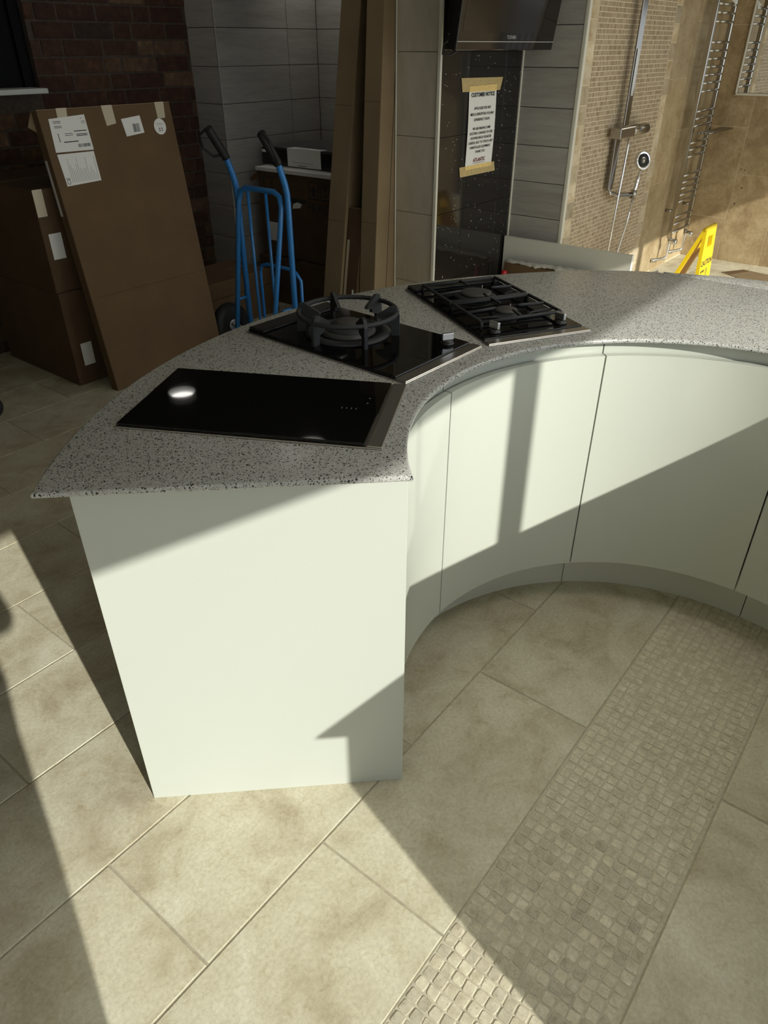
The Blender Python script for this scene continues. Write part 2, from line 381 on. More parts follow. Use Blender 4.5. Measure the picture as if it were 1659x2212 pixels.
# ---------------------------------------------------------------- setting: floor
XMIN, XMAX, YMIN, YMAX, ZC = -2.4, 6.728, -1.5, 4.345, 2.42
floor = struct(MB().box(XMIN, XMAX + 0.1, YMIN - 0.1, YMAX + 0.1, -0.08, -0.0018).build('floor', 'grout'))
FW, FL, G = 0.3382, 0.6812, 0.005
SY0, SY1 = 0.029, 0.377
def lay_row(y0, y1, ph):
    k0 = math.floor((XMIN - ph) / FL)
    for k in range(k0, k0 + 16):
        x0, x1 = ph + k * FL, ph + (k + 1) * FL
        x0, x1 = max(x0, XMIN), min(x1, XMAX)
        if x1 - x0 < 0.03: continue
        tile('floor_tile', x0 + G / 2, x1 - G / 2, y0 + G / 2, y1 - G / 2, -0.02, 0.0, 'floor_stone', floor, b=0.0012)
j = 0; y = SY1
while y < YMAX - 0.02:
    lay_row(y, min(y + FW, YMAX), 0.674 if j % 2 == 0 else 0.337); y += FW; j += 1
j = 0; y = SY0
while y > YMIN + 0.02:
    lay_row(max(y - FW, YMIN), y, 0.674 if j % 2 == 0 else 0.337); y -= FW; j += 1
# mosaic strip of tumbled stone
MB().box(XMIN, XMAX, SY0 + 0.001, SY1 - 0.001, -0.03, -0.0013).build('mosaic_bed', 'mosaic_grout', floor)
def pebble(seed, w=0.0224):
    rnd = random.Random(seed); h = w / 2; base = []
    for (sx, sy) in ((1, 1), (-1, 1), (-1, -1), (1, -1)):
        r = rnd.uniform(0.08, 0.2) * w; jx, jy = rnd.uniform(-.045, .03) * w, rnd.uniform(-.045, .03) * w
        c = Vector((sx * h + jx, sy * h + jy, 0))
        a = [Vector((-sx * r, 0, 0)), Vector((-sx * r * .3, -sy * r * .3, 0)), Vector((0, -sy * r, 0))]
        if sx * sy > 0: a.reverse()
        base += [c + q for q in a]
    n = len(base); mb = MB(); top = 0.0
    r0 = [(p.x, p.y, -0.006) for p in base]; r1 = [(p.x, p.y, -0.0009 + rnd.uniform(-.0002, .0002)) for p in base]
    r2 = [(p.x * .92, p.y * .92, top) for p in base]
    fs = [(i, (i + 1) % n, n + (i + 1) % n, n + i) for i in range(n)] + [(n + i, n + (i + 1) % n, 2 * n + (i + 1) % n, 2 * n + i) for i in range(n)] + [tuple(range(2 * n, 3 * n))]
    mb.add(r0 + r1 + r2, fs); return mb
PEB = [pebble(i) for i in range(10)]; PEBM = [p.mesh('mosaic_stone', 'mosaic_stone') for p in PEB]
MP = 0.0259; far = MB(); cnt = 0
for i in range(-18, 236):
    x = 0.856 + i * 0.0257
    if x < 0.30 or x > 6.70: continue
    for k in range(13):
        yy = 0.3605 - k * MP; q = random.randrange(10); ro = random.choice((0, 1, 2, 3)) * PI / 2 + random.uniform(-.06, .06)
        p = (x + random.uniform(-.0008, .0008), yy + random.uniform(-.0008, .0008), random.uniform(-.0006, .0008))
        if 0.475 < x < 1.065:
            o = obj('mosaic_stone', PEBM[q], floor); o.location = p; o.rotation_euler = (random.uniform(-.012, .012), random.uniform(-.012, .012), ro); cnt += 1
        else:
            far.add(PEB[q].v, PEB[q].f, M=Matrix.Translation(p) @ Matrix.Rotation(ro, 4, 'Z'))
fo = far.build('mosaic_stones', 'mosaic_stone', floor); fo['kind'] = 'stuff'

# ---------------------------------------------------------------- setting: brick wall with a dark window
wb = MB()
WX0, WX1, WZ0, WZ1 = 1.2, 2.432, 1.347, 2.25
wb.box(XMIN, WX0, 4.338, 4.5, 0, ZC); wb.box(WX1, 3.6, 4.338, 4.5, 0, ZC); wb.box(WX0, WX1, 4.338, 4.5, 0, WZ0 - 0.03); wb.box(WX0, WX1, 4.338, 4.5, WZ1, ZC)
wall_back = struct(wb.build('wall_back', 'mortar'), 'old red brick wall behind the cardboard boxes')
CH = 0.0835
for c in range(0, 27):
    z0 = 0.07 + c * CH - 0.083; z1 = z0 + CH - 0.011
    if z1 < 0.02: continue
    x = 1.15 + random.uniform(-.2, 0); i = random.randrange(3)
    while x < 3.50:
        L_ = 0.235 if i % 3 else 0.113
        L_ += random.uniform(-.008, .008); x0, x1 = x, min(x + L_, 3.512); x += L_ + 0.011; i += 1
        if z1 > WZ0 - 0.035 and z0 < WZ1 and x0 < WX1:
            if x1 < WX1 + 0.03: continue
            x0 = WX1 + 0.002
        if x1 - x0 < 0.03: continue
        dy = random.uniform(0, .006); qx = round(x1 - x0, 2)
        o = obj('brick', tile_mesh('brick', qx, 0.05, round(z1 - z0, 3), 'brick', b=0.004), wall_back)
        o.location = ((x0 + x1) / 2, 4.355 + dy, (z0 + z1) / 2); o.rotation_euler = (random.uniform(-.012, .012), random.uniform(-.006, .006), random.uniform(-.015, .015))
win = struct(MB().box(WX0, WX1, 4.40, 4.41, WZ0 - .03, WZ1).build('window_1', 'window_dark'), 'dark unlit window in the brick wall')
MB().box(WX1 - 0.06, WX1, 4.375, 4.40, WZ0, WZ1).build('window_frame', 'window_dark', win)
MB().bbox(WX0, 2.40, 4.20, 4.39, 1.322, 1.347, 0.003).build('window_sill', 'white_paint', win)

# ---------------------------------------------------------------- setting: tiled pier and alcove
TG = 0.0018
wt = struct(MB().box(3.506, 4.75, 4.080, 4.5, 0, ZC).build('wall_alcove', 'dark_grout'), 'grey tiled alcove wall')
def hcourses(z0, dz, zmax):
    z = z0
    while z - dz > -dz: z -= dz
    out = []
    while z < zmax: out.append((max(z, 0.0), min(z + dz, zmax))); z += dz
    return out
for ci, (a, b_) in enumerate(hcourses(1.018, 0.2047, ZC)):
    if b_ - a < .02: continue
    for (x0, x1) in ((3.497, 4.117), (4.117, 4.405)):
        tile('wall_tile', x0 + TG, x1 - TG, 4.070, 4.081, a + TG, b_ - TG, 'grey_tile', wt, b=0.0008)
    tile('wall_tile', 3.496, 3.507, 4.083, 4.337, a + TG, b_ - TG, 'grey_tile', wt, b=0.0008)
struct(MB().bbox(3.493, 3.499, 4.067, 4.073, 0, ZC, .001).build('trim_1', 'grey_bead'), 'pale corner bead on the tiled pier')
wr = struct(MB().box(4.416, 4.75, 2.64, 4.08, 0, ZC).build('wall_return', 'dark_grout'), 'grey tiled side wall of the alcove')
for (a, b_) in hcourses(1.018, 0.2047, ZC):
    if b_ - a < .02: continue
    for (y0, y1) in ((2.64, 2.84), (2.84, 3.455), (3.455, 4.069)):
        tile('wall_tile', 4.405, 4.417, y0 + TG, y1 - TG, a + TG, b_ - TG, 'grey_tile', wr, b=0.0008)

# ---------------------------------------------------------------- setting: partition with taupe, black sparkle and grey tiles
wp = MB(); wp.box(3.448, 4.75, 2.368, 2.632, 0, ZC); wp.box(4.270, 6.9, 2.012, 2.367, 0, ZC)
wpart = struct(wp.build('wall_partition', 'dark_grout'), 'free standing tiled display partition')
for (a, b_) in hcourses(1.134, 0.377, ZC):
    if b_ - a < .02: continue
    tile('display_tile', 3.438, 3.449, 2.372, 2.630, a + .0012, b_ - .0012, 'taupe_tile', wpart, b=0.0008)
    for (x0, x1) in ((3.446, 3.70), (3.70, 4.075), (4.075, 4.258)):
        tile('black_tile', x0 + .001, x1 - .001, 2.358, 2.369, a + .001, b_ - .001, 'sparkle_tile', wpart, b=0.0006)
for (a, b_) in hcourses(0.65, 0.196, ZC):
    if b_ - a < .02: continue
    tile('wall_tile', 4.2585, 4.271, 2.012, 2.356, a + TG, b_ - TG, 'grey_tile', wpart, b=0.0008)
struct(MB().bbox(3.430, 3.446, 2.352, 2.373, 0, ZC, .003).build('trim_2', 'white_trim'), 'cream corner bead between taupe and black tiles')
struct(MB().bbox(3.434, 3.449, 2.629, 2.636, 0, ZC, .002).build('trim_3', 'white_trim'), 'thin pale edge bead beside the leaning cartons')
struct(MB().bbox(4.250, 4.262, 2.350, 2.360, 0, ZC, .002).build('trim_4', 'white_trim'), 'thin cream bead between black and grey tiles')
struct(MB().bbox(4.254, 4.282, 1.986, 2.012, 0, ZC, .006, 2).build('trim_5', 'white_trim'), 'cream rounded corner bead beside the mosaic')

# ---------------------------------------------------------------- setting: shower wall, right wall
ws = struct(MB().box(4.28, 6.9, 1.9975, 2.02, 0, ZC).build('wall_shower', 'tan_grout'), 'tan tiled shower wall with a mosaic panel')
MB().box(4.397, 5.553, 1.9965, 2.006, 0, ZC).build('mosaic_panel', 'wall_mosaic', ws)
for (x0, x1) in ((4.284, 4.393), (5.557, 5.655)):
    for (a, b_) in hcourses(1.552, 0.101, ZC):
        if b_ - a < .02: continue
        tile('border_tile', x0, x1, 1.996, 2.006, a + .003, b_ - .003, 'border_stone', ws, b=0.003)
def vcol(x0, x1, zoff, mk):
    z = zoff - 0.67 * 3
    while z < ZC:
        a, b_ = max(z, 0), min(z + .667, ZC)
        if b_ - a > .03: mk(x0 + .002, x1 - .002, a + .002, b_ - .002)
        z += .667
sh = lambda x0, x1, a, b_: tile('wall_tile', x0, x1, 1.995, 2.006, a, b_, 'tan_tile', ws, b=0.001)
vcol(5.658, 6.002, .684, sh); vcol(6.002, 6.345, .351, sh); vcol(6.345, 6.716, .684, sh)
wq = MB(); wq.box(6.7205, 6.9, 1.007, 2.01, 0, ZC); wq.box(6.7205, 6.9, YMIN - .1, .327, 0, ZC); wq.box(6.7205, 6.9, .327, 1.007, 0, .25); wq.box(6.7205, 6.9, .327, 1.007, 2.08, ZC)
wrt = struct(wq.build('wall_right', 'tan_grout'), 'brown stone tiled wall of the shower area')
rt = lambda y0, y1, a, b_: tile('wall_tile', 6.719, 6.730, y0, y1, a, b_, 'tan_tile_wall', wrt, b=0.001)
yy = 1.996; kk = 0
for y0 in (1.687, 1.347, 1.007, .667, .327, -.013, -.353, -.693, -1.033, -1.373):
    if y0 not in (.667, .327): vcol(y0, yy, (.34, .673)[kk % 2], rt)
    yy = y0; kk += 1
blind = struct(MB().box(6.72, 6.90, .327, 1.007, .235, .25).build('window_3', 'white_paint'))
for k in range(11): MB().box(6.76, 6.765, .336 + k * .0605, .336 + k * .0605 + .0485, .25, 2.08).build('blind_slat', 'anthracite', blind)
for k, (y, z, r) in enumerate(((1.50, .93, .006), (1.665, .705, .004), (1.635, .70, .004), (1.625, .57, .005), (1.65, .45, .005))):
    MB().lathe([(r, 0), (r, .002)], 10, M=Matrix.Translation((6.7185, y, z)) @ Matrix.Rotation(-PI / 2, 4, 'Y')).build('screw_hole', 'dark_gap', wrt)

# ---------------------------------------------------------------- setting: ceiling, hidden sides, shop front
YS = 1.75      # unseen ceiling split for light: white front bounces it, dark back swallows it
ceil = struct(MB().box(XMIN - .1, 6.9, YMIN - .1, YS, ZC, ZC + .1).build('ceiling', 'ceiling_paint'))
struct(MB().box(XMIN - .1, 6.9, YS, 4.5, ZC, ZC + .1).build('ceiling_back', 'ceiling_dark'))
struct(MB().box(XMIN - .1, XMIN, YMIN - .1, 4.5, 0, ZC).build('wall_left', 'wall_paint'))
HZ = 2.03
wf = MB(); wf.box(XMIN, 6.728, YMIN - .06, YMIN, HZ, ZC)
struct(wf.build('wall_front', 'wall_paint'))
shop = struct(MB().box(XMIN, 6.728, YMIN - .05, YMIN, 0, .012).build('window_2', 'frame_metal'))
for x in (-2.36, -1.2, 0.965, 2.9, 4.75, 6.69): MB().box(x - .036, x + .036, YMIN - .06, YMIN, 0, HZ).build('mullion', 'frame_metal', shop)
struct(MB().prism([(-14, -16), (20, -16), (20, YMIN - .1), (XMIN - .1, YMIN - .1), (XMIN - .1, 8), (-14, 8)], -.12, -.06).build('floor_outside', 'outdoor_paving'))
for (x, y, lab) in ((2.868, 4.119, 'round recessed ceiling lamp near the brick wall, mirrored in the induction hob'), (2.853, 2.836, 'round recessed ceiling lamp above the hand truck'), (4.2, 3.84, 'round recessed ceiling lamp above the fragile carton')):
    lt = thing('ceiling_lamp', lab, 'lamp', (x, y, ZC), group='round recessed lamps in the ceiling')
    dp = .16 if x > 4 else .05
    MB().lathe([(.094, .006 - dp), (.094, -dp), (.104, -dp), (.104, .006 - dp), (.094, .006 - dp)], 36, cap=False).build('lamp_rim', 'lamp_trim', lt)
    MB().lathe([(.094, -.002), (.094, .0055 - dp), (.098, .0055 - dp), (.098, -.002), (.094, -.002)], 36, cap=False).build('lamp_can', 'black_plastic' if x > 4 else 'lamp_trim', lt)
    MB().lathe([(.0, -.006), (.092, -.006), (.092, -.002), (0, -.002)], 36, cap=False).build('diffuser', 'lamp_bright' if x > 4 else 'lamp_white', lt)

for (x, y, lab) in ((1.75, -.35, 'added square fill light panel above the ring opening, out of view'), (3.05, -.25, 'added square fill light panel above the seam end of the worktop, out of view')):  # unseen fill lights, added to brighten the shaded inside of the ring
    lt = thing('fill_light_panel', lab, 'lamp', (x, y, ZC), group='added square fill light panels above the island')
    fr_ = MB(); fr_.bbox(-.31, .31, -.31, -.295, -.014, -.001, .002); fr_.bbox(-.31, .31, .295, .31, -.014, -.001, .002); fr_.bbox(-.31, -.295, -.295, .295, -.014, -.001, .002); fr_.bbox(.295, .31, -.295, .295, -.014, -.001, .002)
    fr_.build('panel_frame', 'lamp_trim', lt)
    MB().box(-.295, .295, -.295, .295, -.008, -.002).build('diffuser', 'fill_white', lt)

# ---------------------------------------------------------------- island: worktop
CX, CY = 1.339, 0.228
A_END, A_FAR = 133.3, -136.7
def r_out(t):
    def ss(a, b, x):
        u = max(0, min(1, (x - a) / (b - a))); return u * u * (3 - 2 * u)
    return 1.262 + 0.030 * ss(55, 30, t) * (1 - ss(-30, -70, t))
RIN = 0.607; XS = 2.5 - CX
def ring_piece(angs, ro, ri, end0=None, end1=None):
    prof = [(.8875, .004), (.8890, .0012), (.8910, 0), (.8945, 0), (.8975, .0012), (.8992, .0035), (.9, .007)]
    mb = MB(); n = len(angs); rows = []
    for (z, ins) in prof:
        row = []
        for i, t in enumerate(angs):
            o, q = ro(t) - ins, ri(t) + ins
            to = tq = t
            if end0 is not None and i == 0: to = t + math.degrees(math.asin((end0 - ins) / o)); tq = t + math.degrees(math.asin((end0 - ins) / q))
            if end1 is not None and i == n - 1: to = t - math.degrees(math.asin((end1 - ins) / o)); tq = t - math.degrees(math.asin((end1 - ins) / q))
            row.append(((CX + o * math.cos(rad(to)), CY + o * math.sin(rad(to)), z), (CX + q * math.cos(rad(tq)), CY + q * math.sin(rad(tq)), z)))
        rows.append(row)
    m = len(prof); vs = [p for row in rows for pr in row for p in pr]
    ix = lambda a, i, s: a * n * 2 + i * 2 + s
    fs = []
    for a in range(m - 1):
        for i in range(n - 1):
            fs.append((ix(a, i, 0), ix(a, i + 1, 0), ix(a + 1, i + 1, 0), ix(a + 1, i, 0)))
            fs.append((ix(a, i, 1), ix(a + 1, i, 1), ix(a + 1, i + 1, 1), ix(a, i + 1, 1)))
        for i in (0, n - 1): fs.append((ix(a, i, 0), ix(a + 1, i, 0), ix(a + 1, i, 1), ix(a, i, 1)))
    for i in range(n - 1):
        fs.append((ix(0, i, 0), ix(0, i, 1), ix(0, i + 1, 1), ix(0, i + 1, 0)))
        fs.append((ix(m - 1, i, 0), ix(m - 1, i + 1, 0), ix(m - 1, i + 1, 1), ix(m - 1, i, 1)))
    mb.add(vs, fs); return mb
angs = [A_END - (A_END - A_FAR) * i / 180 for i in range(181)]
def ro_main(t):
    r = r_out(t)
    if abs(t) < 40: r = min(r, (XS - .0006) / math.cos(rad(t)))
    return r
wtop = ring_piece(angs, ro_main, lambda t: RIN, .044, .044).build('worktop', 'speckled_quartz', smooth_angle=35)
tag(wtop, 'curved grey speckled quartz worktop carrying three black hobs', 'worktop')
tm = math.degrees(math.acos(XS / 1.292)) - .5
w2 = ring_piece([tm - 2 * tm * i / 40 for i in range(41)], r_out, lambda t: (XS + .0006) / math.cos(rad(t))).build('worktop', 'speckled_quartz', smooth_angle=35)
tag(w2, 'slim speckled quartz infill strip joined at the straight seam', 'worktop')

# ---------------------------------------------------------------- island: curved cabinets
cab_label = ['cream gloss curved cabinet with flat end panel facing the open floor', 'cream gloss curved cabinet below the wok burner and gas hob',
             'cream gloss curved cabinet next to the gas hob cabinet, away from the end panel', 'cream gloss curved cabinet at the mosaic strip end of the inner curve',
             'cream curved cabinet on the window side of the ring', 'last cream curved cabinet with end panel near the window']
for k in range(6):
    a0 = A_END - 45 * k; a1 = a0 - 45; am = rad((a0 + a1) / 2)
    e = thing('curved_cabinet', cab_label[k], 'cabinet', (CX + .9 * math.cos(am), CY + .9 * math.sin(am), 0), group='curved base cabinets of the round island')
    P = []
    i0 = 0.9 if k == 0 else 0; i1 = 0.9 if k == 5 else 0
    P.append(MB().sector(.662, 1.195, a0 - i0 - .02, a1 + i1 + .02, .152, .887, 24, CX, CY).build('carcass', 'carcass_white'))
    ga = math.degrees(.0022 / .62)
    dj0 = 0.4 if k == 0 else ga; dj1 = 0.4 if k == 5 else ga
    jo = [0, -2.2, -1.0, -0.4, 0, 0, 0]     # the joints are not perfectly even
    P.append(MB().sector(.622, .640, a0 - dj0 - (jo[k] if k else 0), a1 + dj1 - (jo[k + 1] if k < 5 else 0), .168, .849, 32, CX, CY).build('door', 'gloss_white', smooth_angle=30))
    P.append(MB().sector(.646, .660, a0 - .8 * ga - (jo[k] if k else 0) - (.6 if k == 0 else 0), a1 + .8 * ga - (jo[k + 1] if k < 5 else 0), .80, .887, 24, CX, CY).build('handle_rail', 'gloss_white', smooth_angle=30))
    P.append(MB().sector(.737, .752, a0 - .1 - (1 if k else 0) * 1.4, a1 + .1 - 1.4 * (k < 5), .0, .151, 24, CX, CY).build('plinth', 'gloss_white_dim', smooth_angle=30))
    P.append(MB().sector(1.197, 1.214, a0 - (.9 if k == 0 else 0), a1 + .05 + (.9 if k == 5 else 0), .0, .887, 24, CX, CY).build('back_panel', 'gloss_white', smooth_angle=30))
    if k in (0, 5):
        t = rad(A_END if k == 0 else A_FAR); s = -1 if k == 0 else 1
        M = Matrix.Translation((CX, CY, 0)) @ Matrix.Rotation(t, 4, 'Z')
        y0, y1 = (-.018, 0) if k == 0 else (0, .018)
        P.append(MB().bbox(.609, 1.2165, y0, y1, 0, .887, .0008, M=M).build('end_panel', 'satin_white'))
    for o in P: world_child(o, e)

# ---------------------------------------------------------------- hobs
HW, HL = .306, .541
def hob_base(name, label, loc, rotz):
    e = thing(name, label, 'hob', (loc[0], loc[1], .9), rad(rotz))
    tr = MB(); tr.bbox(-HW / 2, HW / 2, -HL / 2, HL / 2, .0002, .0035, .001)
    tr.build('steel_trim', 'steel', e)
    MB().bbox(-HW / 2 + .005, HW / 2 - .005, -HL / 2 + .034, HL / 2 - .002, .0036, .0095, .0022, 2).build('glass_plate', 'black_glass', e)
    MB().bbox(-HW / 2 + .001, HW / 2 - .001, -HL / 2 + .001, -HL / 2 + .031, .0036, .0065, .0012).build('steel_strip', 'steel', e)
    return e
h1 = hob_base('induction_hob', 'flat black glass induction hob nearest the cabinet end panel', (.9395, 1.05), 28)
for k in range(4): MB().box(-.004, .004, -.158 - k * .010, -.1565 - k * .010, .0096, .0097).build('touch_symbol', 'ink_grey', h1)
for x in (.03, .055): MB().lathe([(.0022, .0096), (.0022, .0097)], 10, M=Matrix.Translation((x, -.205, 0))).build('touch_symbol', 'ink_grey', h1)
def knob(parent, x, y, rot=0.0):
    M = Matrix.Translation((x, y, .0095)) @ Matrix.Rotation(rot, 4, 'Z')
    b = MB().lathe([(.018, 0), (.0185, .003), (.015, .008), (.013, .010)], 24, M=M).build('knob_base', 'black_plastic', parent)
    kb = MB(); kb.bbox(-.005, .005, -.0155, .0155, .010, .028, .002, 2, M=M); kb.build('knob_grip', 'knob_metal', b)
# wok burner
h2 = hob_base('wok_hob', 'black glass wok burner hob with tall round cast iron ring', (1.37, 1.1565), -2.1)
MB().bbox(-HW / 2 + .006, HW / 2 - .006, HL / 2 - .062, HL / 2 - .003, .0095, .0155, .004, 2).build('rear_strip', 'black_enamel', h2)
wx, wy = 0.0, .045
M0 = Matrix.Translation((wx, wy, 0))
MB().lathe([(.108, .0096), (.112, .013), (.100, .018), (.088, .018), (.086, .0098)], 48, M=M0).build('ring_base', 'cast_iron', h2)
MB().lathe([(.070, .0096), (.072, .016), (.066, .024), (.052, .024), (.052, .0098)], 40, M=M0).build('burner_ring', 'burner_cap', h2)
bb = MB().lathe([(.058, .0096), (.060, .026), (.056, .030), (.034, .032)], 40, M=M0).build('burner_body', 'cast_iron', h2)
MB().lathe([(.034, .032), (.036, .038), (.030, .043), (.0, .044)], 32, M=M0, cap=False).build('burner_cap', 'burner_cap', bb)
pan = MB()
pan.tube([(wx + .126 * math.cos(2 * PI * k / 56), wy + .126 * math.sin(2 * PI * k / 56), .066) for k in range(56)], .0062, 8, closed=True)
for k in range(6):
    M = M0 @ Matrix.Rotation(rad(60 * k + 2), 4, 'Z') @ Matrix.Rotation(PI / 2, 4, 'X')
    pan.prism([(.134, .0098), (.134, .062), (.126, .082), (.112, .084), (.074, .060), (.072, .054), (.092, .050), (.094, .040), (.112, .034), (.114, .0098)], -.0045, .0045, M=M)
pan.build('pan_support', 'cast_iron', h2)
knob(h2, .10, -.200, rad(60))
# two burner gas hob
h3 = hob_base('gas_hob', 'black glass two burner gas hob with cast iron grates', (1.7975, 1.0285), -30.2)
MB().bbox(-HW / 2 + .006, HW / 2 - .006, HL / 2 - .062, HL / 2 - .003, .0095, .0155, .004, 2).build('rear_strip', 'black_enamel', h3)
for (y, r) in ((.095, .046), (-.085, .031)):
    M = Matrix.Translation((0, y, 0))
    q = MB().lathe([(r * 1.35, .0096), (r * 1.35, .013), (r * 1.1, .018), (r * .95, .021)], 36, M=M).build('burner', 'cast_iron', h3)
    MB().lathe([(r, .021), (r * 1.02, .025), (r * .8, .028), (0, .029)], 36, M=M, cap=False).build('burner_cap', 'burner_cap', q)
    MB().lathe([(.0013, .0096), (.0013, .028)], 8, M=Matrix.Translation((r * 1.0, y + r * 1.0, 0))).build('spark_pin', 'grey_lettering', q)
def grate(y0, y1, yc, r):
    g = MB(); X = .122; z = .029; t = .0046
    def bar(pts, k=1.0): g.tube(pts, t * k, 8)
    for sx in (-1, 1):
        bar([(sx * X, y0, .0098), (sx * X, y0, z - .004), (sx * X, y0 + .004, z), (sx * X, y1 - .004, z), (sx * X, y1, z - .004), (sx * X, y1, .0098)])
        g.tube([(sx * X, yc, z), (sx * (r + .016), yc, z + .003), (sx * (r + .004), yc, z + .004)], t, 8, rs=[t, t, t * .7])
    bar([(-X, y0 + .003, z - .001), (X, y0 + .003, z - .001)]); bar([(-X, y1 - .003, z - .001), (X, y1 - .003, z - .001)])
    g.tube([(0, y0, z), (0, yc - r - .004, z + .004)], t, 8, rs=[t, t * .7]); g.tube([(0, y1, z), (0, yc + r + .004, z + .004)], t, 8, rs=[t, t * .7])
    a = r * 1.35 + .012      # bowed brace around the burner base
    pts = [(-X, yc - a * .8, z - .003), (-a, yc - a * .8, z - .006), (-a * .75, yc - a, z - .010), (a * .75, yc - a, z - .010), (a, yc - a * .8, z - .006), (X, yc - a * .8, z - .003)]
    g.tube(pts, t * .75, 8)
    return g
grate(.012, .205, .095, .046).build('grate', 'cast_iron', h3)
grate(-.170, .004, -.085, .031).build('grate', 'cast_iron', h3)
knob(h3, -.100, -.200, rad(20)); knob(h3, .100, -.200, rad(20))

# ---------------------------------------------------------------- cartons
def tape_strip(mb, pts, w, nrm): pass
# tall flat carton leaning on the box stack
bx0, bx1 = 1.906, 2.632; BT = Vector((0, .176, 1.296)); BH = BT.length
bU = BT.normalized(); bX = Vector((1, 0, 0)); bN = bX.cross(bU)       # bN points to the camera side
fc = thing('flat_carton', 'tall flat cardboard carton with white labels leaning on stacked boxes', 'carton', (bx0, 3.301, 0))
MF = frame_mat((0, 0, 0), bX, bU)
if bN.y > 0: bN = -bN
BW = bx1 - bx0
cb = MB(); cb.bbox(0, BW, 0, BH, -.058, 0, .004, 2, M=MF); cb.build('carton_body', 'cardboard', fc)
MB().bbox(.0, BW, BH - .001, BH + .003, -.062, -.002, .001, M=MF).build('top_flap', 'cardboard_pale', fc)
MB().prism([(-.035, BH - .06), (-.004, BH - .005), (.001, BH - .004), (.001, BH - .085)], -.05, -.047, M=MF).build('torn_flap', 'cardboard_pale', fc)
MB().box(-.003, -.0005, BH - .44, BH - .20, -.050, -.034, M=MF).build('side_label', 'film', fc)
MB().box(.02, BW - .008, BH * .366, BH * .366 + .0035, .0002, .0008, M=MF).build('fold_crease', 'cardboard_dark', fc)
def on_board(name, poly, mat, z=.0012, parent=fc):
    return MB().prism([(x - bx0, h * BH / 1.296) for x, h in poly], z - .0006, z, M=MF).build(name, mat, parent)
for nm, poly in (('tape', [(2.001, 1.30), (2.054, 1.30), (2.047, 1.262), (1.998, 1.262)]), ('tape', [(2.234, 1.30), (2.293, 1.30), (2.294, 1.222), (2.240, 1.214)]), ('tape', [(2.540, 1.30), (2.595, 1.30), (2.586, 1.229), (2.540, 1.227)])):
    on_board(nm, poly, 'tape_clear', .0012)
l1 = on_board('address_label', [(1.951, 1.260), (2.134, 1.269), (2.137, 1.122), (1.942, 1.125)], 'paper', .0022)
l2 = on_board('spec_label', [(1.944, 1.117), (2.134, 1.116), (2.134, .990), (1.951, .983)], 'paper', .0022)
l3 = on_board('barcode_label', [(2.325, 1.238), (2.435, 1.248), (2.441, 1.172), (2.335, 1.162)], 'paper', .0022)
l4 = on_board('round_label', [(2.542 + .036 * math.cos(a * PI / 16), 1.192 + .036 * math.sin(a * PI / 16)) for a in range(32)], 'paper', .0022)
def ink_lines(parent, rects, mat='ink', z=.0028):
    mb = MB()
    for (x0, x1, h0, h1) in rects: mb.box(x0 - bx0, x1 - bx0, h0 * BH / 1.296, h1 * BH / 1.296, z - .0003, z, M=MF)
    o = mb.build('print', mat, parent); o['kind'] = 'stuff'; return o
rr = []
for h in (1.247, 1.241, 1.228, 1.222): rr.append((1.968, 2.0 + random.uniform(0, .012), h, h + .0022))
for h in (1.196, 1.189): rr.append((2.01, 2.05, h, h + .002))
rr += [(2.06, 2.125, 1.203, 1.2065), (2.068, 2.125, 1.190, 1.193), (2.068, 2.125, 1.184, 1.187), (1.996, 2.07, 1.1615, 1.1655)]
for i in range(6): rr.append((1.975, 1.98, 1.166 + i * .006, 1.170 + i * .006))
for i in range(20): rr.append((2.063 + i * .0033, 2.063 + i * .0033 + random.choice((.001, .002)), 1.138, 1.152))
ink_lines(l1, rr)
lettering('print', [('CE', .016, MF @ Matrix.Translation((2.118 - bx0, 1.238 * BH / 1.296, .0029))), ('\u2713', .014, MF @ Matrix.Translation((2.112 - bx0, 1.255 * BH / 1.296, .0029)))], 'ink', l1)
rr = []
for i in range(16):
    x = 1.985 + i * .0092
    rr.append((x, x + .0013, .996, .996 + random.uniform(.03, .075) if i % 5 else .996 + .1))
ink_lines(l2, rr, 'ink_grey')
lettering('print', [('CE', .026, MF @ Matrix.Translation((1.966 - bx0, 1.004 * BH / 1.296, .0029)) @ Matrix.Rotation(PI / 2, 4, 'Z'))], 'ink', l2)
ink_lines(l3, [(2.381 + i * .0042, 2.381 + i * .0042 + random.choice((.0015, .0026)), 1.178, 1.214) for i in range(10)])
ink_lines(l4, [(2.518, 2.566, 1.205, 1.2065), (2.523, 2.561, 1.198, 1.199), (2.53, 2.54, 1.181, 1.186), (2.545, 2.555, 1.181, 1.186), (2.53, 2.54, 1.172, 1.177), (2.545, 2.555, 1.172, 1.177)], 'ink_grey')

def carton(name, label, x0, x1, y0, y1, z0, z1, mat, seam=None, extra=None, group=None):
    e = thing(name, label, 'box', ((x0 + x1) / 2, (y0 + y1) / 2, z0), group=group)
    dx, dy, h = (x1 - x0) / 2, (y1 - y0) / 2, z1 - z0
    MB().bbox(-dx, dx, -dy, dy, 0, h, .006, 2).build('carton_body', mat, e)
    t = MB(); t.box(-dx + .01, dx - .01, -.025, .025, h, h + .0012); t.build('packing_tape', 'tape_brown', e)
    f = MB(); f.box(-dx + .004, dx - .004, -.0015, .0015, h - .001, h + .0008); f.build('flap_seam', 'dark_gap', e)
    return e, dx, dy, h
g = 'two large brown boxes stacked against the brick wall'
e, dx, dy, h = carton('storage_box', 'large brown box on the floor under another box', 1.822, 2.52, 3.52, 4.25, 0, .493, 'cardboard_dark', group=g)
MB().box(-dx + .052, -dx + .115, -dy - .0015, -dy, .10, .22).build('box_label', 'paper', e)
